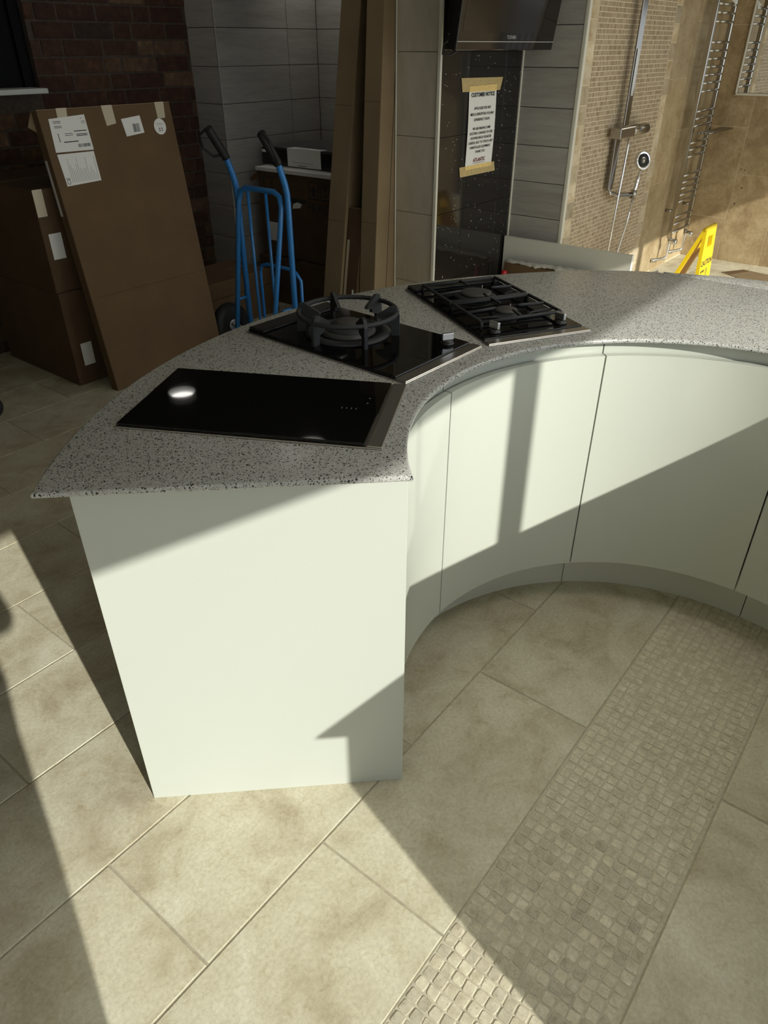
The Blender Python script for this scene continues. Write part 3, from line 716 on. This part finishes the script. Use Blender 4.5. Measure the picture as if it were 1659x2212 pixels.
e, dx, dy, h = carton('storage_box', 'large brown box with torn tape on top of another box', 1.816, 2.52, 3.52, 4.25, .495, .975, 'cardboard_dark', group=g)
MB().box(-dx + .03, -dx + .095, -dy - .0015, -dy, .16, .28).build('box_label', 'paper', e)
MB().box(-dx + .001, -dx + .05, -dy - .001, -dy, .36, .48).build('corner_tape', 'tape_clear', e)
g = 'two low brown boxes behind the hand truck'
carton('low_box', 'low brown box on the floor behind the hand truck', 2.83, 3.42, 3.62, 4.02, 0, .198, 'cardboard', group=g)
carton('low_box', 'slim brown box stacked behind the hand truck', 2.77, 3.36, 3.61, 4.0, .2, .3, 'cardboard', group=g)
e, dx, dy, h = carton('base_carton', 'dark brown carton under the fragile box', 3.56, 4.25, 3.12, 3.93, 0, .308, 'cardboard_dark')
e, dx, dy, h = carton('fragile_carton', 'dark carton marked FRAGILE with a white board lid', 3.60, 4.25, 3.16, 3.92, .31, .842, 'cardboard_dark')
MB().bbox(-dx - .012, dx, -dy, dy + .005, h + .001, h + .024, .002).build('lid_board', 'foam_white', e)
MB().prism([(dy, h - .005), (dy + .075, h - .055), (dy + .07, h - .075), (dy, h - .05)], -dx, -dx + .004, M=Matrix(((0, 0, 1, 0), (1, 0, 0, 0), (0, 1, 0, 0), (0, 0, 0, 1)))).build('open_flap', 'cardboard', e)
FM = frame_mat((-dx - .0012, 0, 0), (0, -1, 0), (0, 0, 1))      # print on the face that looks to -X
lettering('print', [('FRAGILE', .085, FM @ Matrix.Translation((-.09 + .31, .345, 0)))], 'ink', e)
ic = MB()
def icon(ic, u, v, w, hh):
    t = .006
    ic.box(u, u + w, v, v + t, 0, .0006, M=FM); ic.box(u, u + w, v + hh - t, v + hh, 0, .0006, M=FM); ic.box(u, u + t, v, v + hh, 0, .0006, M=FM); ic.box(u + w - t, u + w, v, v + hh, 0, .0006, M=FM)
icon(ic, .085, .40, .085, .105); icon(ic, .185, .40, .085, .105); icon(ic, -.325, .40, .075, .105); icon(ic, -.24, .40, .075, .105)
ic.prism([(.115, .42), (.14, .42), (.14, .45), (.155, .45), (.1275, .48), (.10, .45), (.115, .45)], 0, .0006, M=FM)
ic.prism([(.21, .42), (.245, .42), (.245, .43), (.23, .435), (.23, .45), (.25, .49), (.205, .49), (.225, .45), (.225, .435), (.21, .43)], 0, .0006, M=FM)
ic.box(-.10, .06, .365, .39, 0, .0006, M=FM)
ic.build('pictograms', 'ink', e)
MB().prism([(-.07, .325), (.0, .335), (.02, .36), (-.02, .37), (-.06, .355)], 0, .0008, M=FM).build('torn_patch', 'paper', e)
MB().box(-.30, -.20, .10, .22, 0, .0008, M=FM).build('delivery_label', 'paper', e)
ct = thing('black_case', 'flat black case with a white label draped over its front', 'case', (3.9, 3.63, .869))
MB().bbox(-.2, .3, -.34, .34, 0, .10, .006, 2).build('case_body', 'black_plastic', ct)
MB().bbox(-.19, .3, -.33, .33, .1005, .108, .003).build('case_lid', 'anthracite', ct)
MB().bbox(-.2025, -.2005, -.20, .095, .003, .11, .0005).build('label_front', 'paper', ct)
MB().bbox(-.2025, -.13, -.20, .095, .1085, .1095, .0004).build('label_top', 'paper', ct)
lb = MB(); lb.box(-.2032, -.2027, -.14, .05, .028, .030); lb.box(-.2032, -.2027, -.08, .0, .01, .014); lb.box(-.19, -.18, -.10, .01, .1096, .1099); lb.build('label_print', 'ink_grey', ct)
MB().bbox(-.205, -.2005, .25, .33, .072, .088, .001).build('latch', 'foam_white', ct)

# long cartons leaning beside the taupe tiles
def lean_carton(name, label, x0, sl, y0, y1, dep, zt, mat, side_mat):
    e = thing(name, label, 'carton', (x0, (y0 + y1) / 2, 0))
    M = frame_mat((0, 0, 0), (0, -1, 0), Vector((sl, 0, 1)).normalized())       # local x = -Y, y = up the carton, z = towards -X
    w = (y1 - y0) / 2; hh = zt * math.sqrt(1 + sl * sl)
    MB().bbox(-w, w, .0, hh, -dep, 0, .004, 2, M=M).build('carton_body', mat, e)
    MB().box(w, w + .001, .01, hh - .01, -dep * .55, -dep * .55 + .003, M=M).build('side_seam', 'dark_gap', e)
    MB().box(-w + .003, w - .003, hh * .3, hh * .3 + .002, 0, .0005, M=M).build('fold_crease', 'cardboard_dark', e)
    MB().box(-w + .003, w - .003, hh * .55, hh * .55 + .002, 0, .0005, M=M).build('fold_crease', 'cardboard_dark', e)
    MB().box(-w, w, hh, hh + .002, -dep + .01, -.005, M=M).build('end_flap', 'cardboard_pale', e)
    return e, M, w, hh
lean_carton('long_carton', 'long brown carton leaning beside the fragile box', 3.162, .1625, 2.866, 3.0, .22, 2.3, 'cardboard_pale', 'cardboard')
lean_carton('long_carton', 'long brown carton standing against the taupe tile edge', 3.227, .0718, 2.639, 2.752, .20, 2.35, 'cardboard_pale', 'cardboard')
e, M, w, hh = lean_carton('short_carton', 'short dark red brown carton wedged between two long cartons', 3.178, .165, 2.757, 2.860, .07, .765, 'cardboard_dark', 'cardboard_dark')
MB().box(-w + .004, -w + .022, hh * .3, hh * .78, 0, .001, M=M).build('tape', 'tape_clear', e)
MB().prism([(.015, .33), (.026, .335), (.03, .28), (.024, .285)], 0, .002, M=M).build('torn_patch', 'paper', e)

# ---------------------------------------------------------------- hand truck
ht = thing('hand_truck', 'blue tubular hand truck with black grips standing upright', 'hand truck', (2.85, 3.085, 0))
X0, Y0 = 2.85, 3.085
def T(name, pts, r, mat='blue_paint', n=10, parent=ht, flat=1.0): return MB().tube([(x - X0, y - Y0, z) for x, y, z in pts], r, n, flat=flat).build(name, mat, parent)
for s, yy_ in ((1, 3.28), (-1, 2.89)):
    m_ = T('main_tube', [(2.85, yy_, .03), (2.85, yy_, .84), (2.848, yy_, .89), (2.838, yy_, .935), (2.803, yy_, 1.03), (2.76, yy_, 1.10)], .0165)
    gp = T('grip', [(2.80, yy_, 1.035), (2.795, yy_, 1.045), (2.705, yy_, 1.176), (2.70, yy_, 1.182)], .022, 'black_rubber', 12)
    T('knuckle_guard', [(2.795, yy_, 1.055), (2.755, yy_ + .045 * s, 1.045), (2.715, yy_ + .075 * s, 1.085), (2.69, yy_ + .065 * s, 1.145), (2.70, yy_ + .02 * s, 1.178)], .0065, 'black_rubber', 8, gp)
lp = [(2.735, 3.275, .10), (2.84, 3.262, .82), (2.845, 3.245, .87), (2.847, 3.20, .892), (2.847, 2.99, .892), (2.845, 2.945, .872), (2.838, 2.928, .82), (2.72, 2.955, .10)]
T('rear_frame', lp, .0145)
for yy_ in (3.19, 3.05): T('centre_bar', [(2.847, yy_, .885), (2.85, yy_, .03)], .0085)
T('hoop', [(2.94, 3.25, .03), (2.94, 3.25, .42), (2.935, 3.23, .46), (2.93, 3.18, .475), (2.93, 3.0, .475), (2.935, 2.95, .46), (2.94, 2.92, .42), (2.94, 2.92, .03)], .010)
for yy_ in (3.28, 2.905): T('strut', [(2.765, yy_, .29), (2.85, yy_, .29)], .009)
T('axle', [(2.775, 3.42, .125), (2.775, 2.76, .125)], .010, 'steel')
for yy_ in (3.38, 2.80):
    M = Matrix.Translation((2.775 - X0, yy_ - Y0, .125)) @ Matrix.Rotation(PI / 2, 4, 'X')
    w_ = MB().lathe([(.07, -.035), (.105, -.035), (.122, -.022), (.125, 0), (.122, .022), (.105, .035), (.07, .035)], 36, M=M).build('wheel', 'black_rubber', ht)
    MB().lathe([(.025, -.036), (.068, -.030), (.070, 0), (.068, .030), (.025, .036)], 28, M=M).build('hub', 'steel', w_)
MB().bbox(0, .20, -.21, .21, .006, .014, .002).build('toe_plate', 'blue_paint', ht)

# ---------------------------------------------------------------- television and notice
tv = thing('television', 'black flat television tilted down on a wall bracket above the notice', 'television', (3.72, 2.15, 1.515), rot=(rad(8), 0, 0))
TW, TH = .47, .56
MB().bbox(-TW, TW, 0, .045, 0, TH, .006, 2).build('tv_body', 'tv_bezel', tv)
MB().bbox(-TW + .06, TW - .06, .045, .115, .05, TH - .06, .02, 2).build('tv_back', 'black_plastic', tv)
MB().bbox(-TW + .035, TW - .035, -.0012, .001, .075, TH - .035, .0004).build('screen', 'tv_screen', tv)
MB().box(-TW + .004, TW - .004, -.0018, .001, .036, .039).build('chrome_line', 'grey_lettering', tv)
lettering('brand_lettering', [('TOSHIBA', .022, frame_mat((.01, -.0024, .056), (1, 0, 0), (0, 0, 1)))], 'grey_lettering', tv)
MB().box(-.05, .05, .11, .21, .14, .26).build('bracket', 'black_plastic', tv)
MB().tube([(-.40, .08, .05), (-.41, .11, .01), (-.38, .13, -.03), (-.33, .12, -.035), (-.29, .09, -.005), (-.28, .08, .04)], .004, 6).build('cable', 'black_plastic', tv)
nt_ = thing('customer_notice', 'white CUSTOMER NOTICE sheet taped to the black sparkle tiles', 'notice', (3.846, 2.3565, .99))
vs, fs = [], []; nu, nv = 8, 14
for j_ in range(nv + 1):
    for i_ in range(nu + 1):
        u_, v_ = i_ / nu, j_ / nv
        bow = math.sin(v_ * PI) * .005
        vs.append((-.139 + .278 * u_, -.0016 - bow, -.03 + .40 * v_))
for j_ in range(nv):
    for i_ in range(nu): a = j_ * (nu + 1) + i_; fs.append((a, a + 1, a + nu + 2, a + nu + 1))
vs2 = [(x, y + .0005, z) for x, y, z in vs]; n0 = len(vs)
MB().add(vs + vs2, fs + [tuple(reversed([i + n0 for i in f])) for f in fs], True).build('paper_sheet', 'paper', nt_)
NP = [('CUSTOMER NOTICE', .026, .325, .0006), ('APOLOGIES FOR ANY', .0175, .262, 0), ('MESS & DISRUPTION YOU MAY', .0175, .234, 0), ('EXPERIENCE TODAY.', .0175, .208, 0), ('WE ARE MAKING SOME', .0175, .165, 0),
      ('EXCITING CHANGES TO OUR', .0175, .142, 0), ('SHOWROOM SO PLEASE BE', .0175, .119, 0), ('CAREFUL NOT TO TOUCH ANY', .0175, .096, 0), ('UNINSTALLED EQUIPMENT.', .0175, .073, 0), ('THANK YOU', .0175, .05, 0)]
def npos(z): 
    v_ = (z + .03) / .40; return frame_mat((0, -.0030 - math.sin(v_ * PI) * .0050, z), (1, 0, 0), (0, 0, 1))
lettering('print', [(t_, s_, npos(z_), dict(bold=.0004 + b_)) for t_, s_, z_, b_ in NP], 'ink', nt_)
lettering('company_name', [('ATLANTIC', .026, npos(.008), dict(bold=.0009))], 'ink_maroon', nt_)
MB().box(-.062, .062, -.0044, -.0040, -.008, -.0062).build('name_rule', 'ink_maroon', nt_)
for (nm, mt, poly, yz) in (('masking_tape', 'tape_masking', [(-.218, .406), (.202, .401), (.178, .340), (-.203, .343)], -.0012), ('masking_tape', 'tape_masking_bright', [(-.139, .366), (.139, .370), (.139, .339), (-.139, .341)], -.0034),
                           ('masking_tape', 'tape_masking', [(-.196, .015 - .03), (.171, .012 - .03), (.185, -.048 - .02), (-.185, -.046 - .02)], -.0012), ('masking_tape', 'tape_masking_bright', [(-.139, -.014), (.139, -.016), (.139, -.036), (-.139, -.034)], -.0034)):
    MB().prism(poly, 0, .0006, M=frame_mat((0, yz, 0), (1, 0, 0), (0, 0, 1))).build(nm, mt, nt_)

# ---------------------------------------------------------------- white panel, wrapped board, bottle
sl = thing('white_panel', 'low white panel standing in front of the mosaic shower wall', 'panel', (4.21, 1.925, 0))
MB().bbox(-.012, .012, -.415, .42, 0, .53, .0015).build('panel_board', 'slab_white', sl)
MB().bbox(-.0125, .0125, -.4175, -.4152, 0, .53, .0008).build('edge_strip', 'white_paint', sl)
wbd = thing('wrapped_board', 'brown board wrapped in crumpled clear film against the white panel', 'board', (4.155, 2.0, 0))
MB().bbox(-.014, .014, -.30, .30, 0, .385, .002).build('board', 'cardboard', wbd)
fm = MB(); pts = []
random.seed(3)
for i in range(31):
    yq = -.30 + .6 * i / 30; pts.append((random.uniform(-.006, .004), yq, .398 - .018 * (i / 30 - .5) + random.uniform(-.004, .004)))
fm.tube(pts, .013, 8, rs=[.013 + random.uniform(-.004, .005) for _ in pts]); fm.build('film_wrap', 'film', wbd)
bt = thing('bottle', 'small bottle with a red cap beside the black tiles', 'bottle', (4.085, 2.262, 0))
MB().lathe([(.030, 0), (.032, .01), (.032, .22), (.014, .27), (.013, .29)], 24).build('bottle_body', 'film', bt)
MB().lathe([(.017, .285), (.019, .29), (.019, .345), (.015, .352), (0, .353)], 24, cap=False).build('bottle_cap', 'red_plastic', bt)

# ---------------------------------------------------------------- shower set
ss = thing('shower_set', 'chrome thermostatic shower rail with handset and hose on the mosaic', 'shower', (4.87, 1.995, .4))
def SO(mb, name, mat, parent=ss):
    o = mb.build(name, mat); 
    o.parent = parent
    return o
def sl_(x, y, z): return (x - 4.87, y - 1.995, z - .4)
SM = Matrix.Translation((-4.87, -1.995, -.4))
SO(MB().bbox(4.846, 4.916, 1.938, 1.950, 1.12, 2.28, .003, 1, M=SM), 'riser_rail', 'chrome_dark')
SO(MB().bbox(4.795, 4.868, 1.955, 1.972, .755, 1.07, .003, 1, M=SM), 'lower_rail', 'chrome_dark')
SO(MB().bbox(4.73, 4.96, 1.905, 1.975, 1.055, 1.115, .006, 2, M=SM), 'mixer_body', 'chrome_soft')
MX = SM @ Matrix.Translation((4.96, 1.935, 1.085)) @ Matrix.Rotation(PI / 2, 4, 'Y')
SO(MB().lathe([(.030, 0), (.034, .004), (.034, .22), (.030, .225), (.030, .245), (.026, .252)], 28, M=MX), 'mixer_handle', 'chrome_soft')
SO(MB().tube([sl_(4.823, 1.963, .77), sl_(4.835, 1.955, .735), sl_(4.90, 1.93, .715), sl_(5.02, 1.915, .705), sl_(5.10, 1.90, .70)], .018, 10, flat=.5), 'holder_arm', 'chrome_soft')
SO(MB().lathe([(.018, -.025), (.02, 0), (.018, .03)], 16, M=SM @ Matrix.Translation((5.10, 1.90, .70))), 'holder', 'chrome_soft')
hd = SO(MB().tube([sl_(5.095, 1.90, .68), sl_(5.10, 1.898, .72), sl_(5.115, 1.893, .81), sl_(5.12, 1.892, .82), sl_(5.13, 1.89, .85)], .012, 10, rs=[.013, .014, .014, .008, .008]), 'handset_handle', 'chrome')
HM = SM @ Matrix.Translation((5.12, 1.885, .905)) @ Vector((-.45, -.85, .25)).to_track_quat('Z', 'Y').to_matrix().to_4x4()
SO(MB().lathe([(.045, -.02), (.056, -.014), (.058, .006), (.054, .012), (.048, .010)], 32, M=HM), 'handset_head', 'chrome')
SO(MB().lathe([(.040, .0105), (.040, .0135), (.02, .014), (.018, .0105)], 28, M=HM, cap=False), 'spray_face', 'black_rubber')
SO(MB().lathe([(.014, .0102), (.014, .016), (.0, .0165)], 20, M=HM, cap=False), 'spray_centre', 'chrome_soft')
SO(MB().tube([sl_(*q) for q in ((4.945, 1.935, 1.05), (4.94, 1.93, 1.0), (4.915, 1.925, .85), (4.885, 1.92, .65), (4.87, 1.92, .45), (4.87, 1.925, .30), (4.92, 1.93, .18), (4.98, 1.93, .16), (5.03, 1.93, .22), (5.055, 1.925, .35), (5.09, 1.91, .52), (5.10, 1.90, .675))], .0065, 10), 'hose', 'chrome')
SO(MB().box(4.858, 4.894, 1.9345, 1.9352, 1.28, 1.52, M=SM), 'protective_film', 'film')

# ---------------------------------------------------------------- towel radiator
tr = thing('towel_radiator', 'tall chrome ladder towel radiator with a small shelf', 'radiator', (6.29, 1.92, .25))
TM = Matrix.Translation((-6.29, -1.92, -.25))
for x in (6.095, 6.492): MB().bbox(x - .014, x + .014, 1.905, 1.94, .25, 2.15, .005, 2, M=TM).build('upright', 'radiator_chrome', tr)
zs = [.29, .352, .404, .517, .565, .612, .655, .702, .832, .879, .925, 1.037, 1.084, 1.131, 1.257, 1.308, 1.358, 1.407, 1.456, 1.505, 1.555, 1.676, 1.727, 1.777, 1.86, 1.91, 2.0, 2.05, 2.10]
rung = None
for z in zs:
    if rung is None: rung = MB().tube([(-.195, 0, 0), (.202, 0, 0)], .009, 10).mesh('rung', 'radiator_chrome')
    o = obj('rung', rung, tr); o.location = (0, -.008, z - .25)
for x in (6.095, 6.492):
    for z in (.45, 1.9): MB().tube([(x - 6.29, .02, z - .25), (x - 6.29, .074, z - .25)], .011, 10).build('wall_bracket', 'chrome_soft', tr)
for x, s in ((6.11, 0), (6.478, 1)):
    v = MB().tube([(x - 6.29, 0, .005), (x - 6.29, 0, -.05), (x - 6.29, 0, -.14), (x - 6.29 - .005, .005, -.155), (x - 6.29 - .05, .03, -.16), (x - 6.29 - .12, .06, -.16), (x - 6.29 - .13, .073, -.16)], .011, 10, rs=[.016, .016, .009, .011, .011, .013, .018]).build('valve_tail', 'chrome', tr)
    MV = TM @ Matrix.Translation((x, 1.92, .225)) @ Matrix.Rotation(PI / 2, 4, 'X')
    MB().lathe([(.014, 0), (.022, .01), (.022, .055), (.018, .06)], 20, M=MV).build('valve_head', 'chrome', v)
sh_ = MB(); sh_.bbox(6.13, 6.70, 1.79, 1.90, .985, .989, .001, M=TM); 
for y in (1.80, 1.825, 1.85, 1.875): sh_.tube([(6.13 - 6.29, y - 1.92, .742), (6.70 - 6.29, y - 1.92, .742)], .005, 8)
sh_.build('shelf', 'chrome_soft', tr)
wr_ = MB()
wr_.add([(6.33, 1.898, 1.80), (6.44, 1.899, 1.82), (6.43, 1.893, 1.765), (6.38, 1.89, 1.785), (6.33, 1.902, 1.80), (6.44, 1.903, 1.82), (6.43, 1.897, 1.765), (6.38, 1.894, 1.785)], [(0, 1, 2, 3), (7, 6, 5, 4), (0, 4, 5, 1), (1, 5, 6, 2), (2, 6, 7, 3), (3, 7, 4, 0)], M=TM)
wr_.build('plastic_wrapper', 'foam_white', tr)

# ---------------------------------------------------------------- mirror
mr_ = thing('wall_mirror', 'rectangular mirror with pale frame on the brown stone wall', 'mirror', (6.718, 1.40, 1.215))
MB().box(-.012, -.004, -.40, .425, .016, .95).build('mirror_glass', 'mirror_glass', mr_)
fr = MB(); fr.bbox(-.022, 0, -.42, .441, -.002, .014, .003); fr.bbox(-.022, 0, .427, .441, .0, .97, .003); fr.bbox(-.022, 0, -.42, -.402, .0, .97, .003); fr.bbox(-.022, 0, -.42, .441, .952, .97, .003)
fr.build('mirror_frame', 'white_trim', mr_)

# ---------------------------------------------------------------- caution sign
cs = thing('caution_sign', 'yellow folding caution wet floor sign standing in the shower area', 'sign', (4.98, 1.33, 0))
def sign_panel(dy, name):
    # sheet width along X, leaning along Y
    up = Vector((0, dy, -.585)).normalized() * -1
    M = frame_mat((0, 0, .585), (1, 0, 0), up)
    t = .022
    mb = MB()
    w0, w1, Hh = .095, .145, math.hypot(dy, .585)
    def ww(v): return w0 + (w1 - w0) * (-v / Hh)
    # outline with a handle slot: four bands
    def band(v0, v1, u0=None, u1=None):
        a0, a1 = -ww(v0) if u0 is None else u0, ww(v0) if u1 is None else u1
        b0, b1 = -ww(v1) if u0 is None else u0, ww(v1) if u1 is None else u1
        s_ = -t / 2
        mb.prism([(a0, v0), (a1, v0), (b1, v1), (b0, v1)], s_, -s_, M=M)
    band(0, -.05); band(-.05, -.115, None, -.045); band(-.05, -.115, .045, None); band(-.115, -Hh)
    return mb, M, Hh
mb, M1, Hh = sign_panel(-.035, 'a'); pa = mb.build('front_panel', 'yellow_plastic', cs)
mb, M2, Hh2 = sign_panel(.235, 'b'); pb = mb.build('rear_panel', 'yellow_plastic', cs)
MB().box(-.075, .075, -Hh2 + .04, -.17, -.0125, .0125, M=M2 @ Matrix.Translation((0, 0, 0))).build('panel_recess', 'yellow_inner', pb)
MB().tube([(-.097, 0, .582), (.097, 0, .582)], .013, 10).build('hinge', 'yellow_plastic', cs)
sgn = 1 if (M1 @ Vector((0, 0, 1)) - M1 @ Vector((0, 0, 0))).y < 0 else -1
lt_ = [('CAUTION', .047, M1 @ Matrix.Translation((0, -.212, sgn * .0118)), dict(bold=.0012)), ('SLIPPERY', .021, M1 @ Matrix.Translation((-.055, -.262, sgn * .0118)), dict(bold=.0006)), ('WET FLOOR', .03, M1 @ Matrix.Translation((0, -.53, sgn * .0118)), dict(bold=.001))]
lettering('print', lt_, 'ink', cs)
tri = MB()
def seg(a, b, w): 
    a, b = Vector((a[0], a[1], 0)), Vector((b[0], b[1], 0)); n_ = (b - a).normalized().cross(Vector((0, 0, 1))) * w
    tri.prism([(p.x, p.y) for p in (a + n_, b + n_, b - n_, a - n_)], .0112, .0118, M=M1 if sgn > 0 else M1 @ Matrix.Translation((0, 0, -.023)))
seg((0.022, -.25), (-.05, -.46), .003); seg((0.022, -.25), (.094, -.46), .003); seg((-.05, -.46), (.094, -.46), .003); seg((.02, -.37), (.03, -.42), .004); seg((.022, -.355), (.022, -.36), .006)
tri.build('warning_triangle', 'ink', cs)

# ---------------------------------------------------------------- small floor things at the back right
mat_ = thing('brown_sheet', 'flat brown cardboard sheet lying on the shower floor', 'cardboard sheet', (6.35, 1.25, 0))
MB().prism([(-.03, .275), (.16, .155), (.02, -.45), (-.42, -.35)], .0005, .004).build('sheet', 'cardboard_pale', mat_)
MB().prism([(-.02, .26), (.14, .15), (.12, .10), (-.06, .19)], .0042, .006).build('folded_edge', 'cardboard', mat_)
st = thing('floor_track', 'narrow chrome shower screen track on the floor', 'track', (5.72, 1.93, 0))
MB().bbox(-.38, .28, -.012, .012, .0005, .012, .002).build('track_base', 'chrome_soft', st)
MB().bbox(-.38, .28, -.004, .004, .0125, .02, .001).build('track_rail', 'frame_metal', st)
cw = thing('castor_wheel', 'black rubber castor at the edge of the dark floor', 'castor', (1.335, 3.50, 0))
MC = Matrix.Translation((0, 0, .055)) @ Matrix.Rotation(PI / 2, 4, 'X')
MB().lathe([(.03, -.018), (.050, -.018), (.055, -.010), (.055, .010), (.050, .018), (.03, .018)], 28, M=MC).build('tyre', 'black_rubber', cw)
MB().lathe([(.012, -.02), (.029, -.017), (.029, .017), (.012, .02)], 20, M=MC).build('hub', 'black_plastic', cw)
fk = MB(); fk.bbox(-.015, .015, -.026, -.021, .045, .125, .002); fk.bbox(-.015, .015, .021, .026, .045, .125, .002); fk.bbox(-.022, .022, -.026, .026, .122, .130, .002); fk.build('fork', 'black_plastic', cw)

# ---------------------------------------------------------------- photographer (stands behind the lens; the shadow falls on the floor at left)
F = Vector((.785, .62, 0)); RT = Vector((.62, -.785, 0)); PC = -F * .36 + RT * .04
def pp(r, f, z): v = PC + RT * r + F * f; return (v.x, v.y, z)
def skin_mesh(name, verts, edges, radii, mat, root=0, sub=2, parent=None):
    me = bpy.data.meshes.new(name); me.from_pydata(verts, edges, [])
    o = bpy.data.objects.new(name, me); COL.objects.link(o)
    sk = o.modifiers.new('skin', 'SKIN'); sk.use_smooth_shade = True
    sv = me.skin_vertices[0].data
    for i, r in enumerate(radii): sv[i].radius = r if isinstance(r, tuple) else (r, r); sv[i].use_root = (i == root)
    o.modifiers.new('sub', 'SUBSURF').levels = sub; o.modifiers['sub'].render_levels = sub
    bpy.context.view_layer.update(); dg = bpy.context.evaluated_depsgraph_get()
    m2 = bpy.data.meshes.new_from_object(o.evaluated_get(dg)); bpy.data.objects.remove(o); bpy.data.meshes.remove(me)
    m2.materials.clear(); m2.materials.append(MATS[mat])
    return obj(name, m2, parent)
phc = Vector((0, 0, 1.5362)) - _f * .012 - _u * .055           # centre of the phone body, just behind the lens
V = [pp(0, 0, .96), pp(0, 0, 1.10), pp(0, .01, 1.25), pp(0, 0, 1.40), pp(0, .02, 1.50), pp(0, .045, 1.585), pp(0, .055, 1.69),
     pp(.085, 0, .90), pp(.055, .02, .50), pp(.05, -.01, .09), pp(.06, .13, .035),
     pp(-.085, 0, .90), pp(-.075, .0, .50), pp(-.085, -.03, .09), pp(-.10, .11, .035),
     pp(.185, -.01, 1.405), pp(.262, .035, 1.215)]
ew = phc - _u * .045 + _r * .055 - _f * .045
V.append(tuple(ew)); V += [pp(-.185, -.01, 1.405), pp(-.255, .05, 1.175)]
ew2 = phc - _u * .045 - _r * .055 - _f * .045
V.append(tuple(ew2))
Ed = [(0, 1), (1, 2), (2, 3), (3, 4), (4, 5), (5, 6), (0, 7), (7, 8), (8, 9), (9, 10), (0, 11), (11, 12), (12, 13), (13, 14), (3, 15), (15, 16), (16, 17), (3, 18), (18, 19), (19, 20)]
Rd = [(.215, .145), (.195, .135), (.17, .12), (.15, .10), .058, .085, .085, .105, .068, .05, .042, .105, .068, .05, .042, .062, .047, .03, .062, .047, .03]
person = skin_mesh('person', V, Ed, Rd, 'jacket_cloth')
tag(person, 'person in pale clothes holding up a phone behind the lens', 'person')
def finger_set(side, parent):
    base = phc - _u * .03 + _r * (.05 * side) - _f * .018
    for k in range(4):
        b0 = base + _u * (.03 - .022 * k); ln = (.9, 1.0, .95, .8)[k]
        pts = [b0 - _f * .02, b0 + _r * (.006 * side), b0 + _r * (-.006 * side) + _f * .006, b0 - _r * (.028 * ln * side) + _f * .004]
        pts = [Vector(p) - _f * .004 for p in pts]
        yield MB().tube([tuple(p) for p in pts], .0085, 8, rs=[.009, .0095, .0085, .007])
    yield MB().tube([tuple(base - _f * .03 - _u * .02), tuple(base - _f * .022 - _r * .015 * side - _u * .01), tuple(base - _f * .018 - _r * .035 * side)], .010, 8, rs=[.013, .011, .008])
for sd in (1, -1):
    palm = MB().tube([tuple(phc - _u * .045 + _r * .055 * sd - _f * .05), tuple(phc - _u * .035 + _r * .055 * sd - _f * .03), tuple(phc - _u * .01 + _r * .052 * sd - _f * .022)], .02, 10, rs=[.024, .028, .02])
    hand = palm.build('hand', 'skin', person)
    for fg in finger_set(sd, person): fg.build('finger', 'skin', hand)
hp = PC + F * .055
HMt = frame_mat((hp.x, hp.y, 1.665), RT, F)
MB().lathe([(0, -.06), (.075, -.03), (.092, .03), (.088, .075), (.06, .112), (0, .122)], 24, M=HMt @ Matrix.Translation((0, -.02, 0)), cap=False).build('hair', 'hair', person)
fcx = MB()
for sx in (-1, 1): fcx.lathe([(0, -.006), (.011, 0), (0, .006)], 12, M=HMt @ Matrix.Translation((sx * .032, .088, -.02)), cap=False)
fcx.prism([(-.012, .08), (.012, .08), (.004, .115), (-.004, .115)], -.07, -.035, M=HMt)
fcx.prism([(-.025, .08), (.025, .08), (.015, .092), (-.015, .092)], -.098, -.086, M=HMt)
fcx.build('face', 'skin', person)
ph = MB().bbox(-.036, .036, -.075, .075, -.004, .004, .003, 2, M=frame_mat(tuple(phc), tuple(_r), tuple(_u))).build('phone', 'black_plastic')
tag(ph, 'black phone held up by the person behind the lens', 'phone')
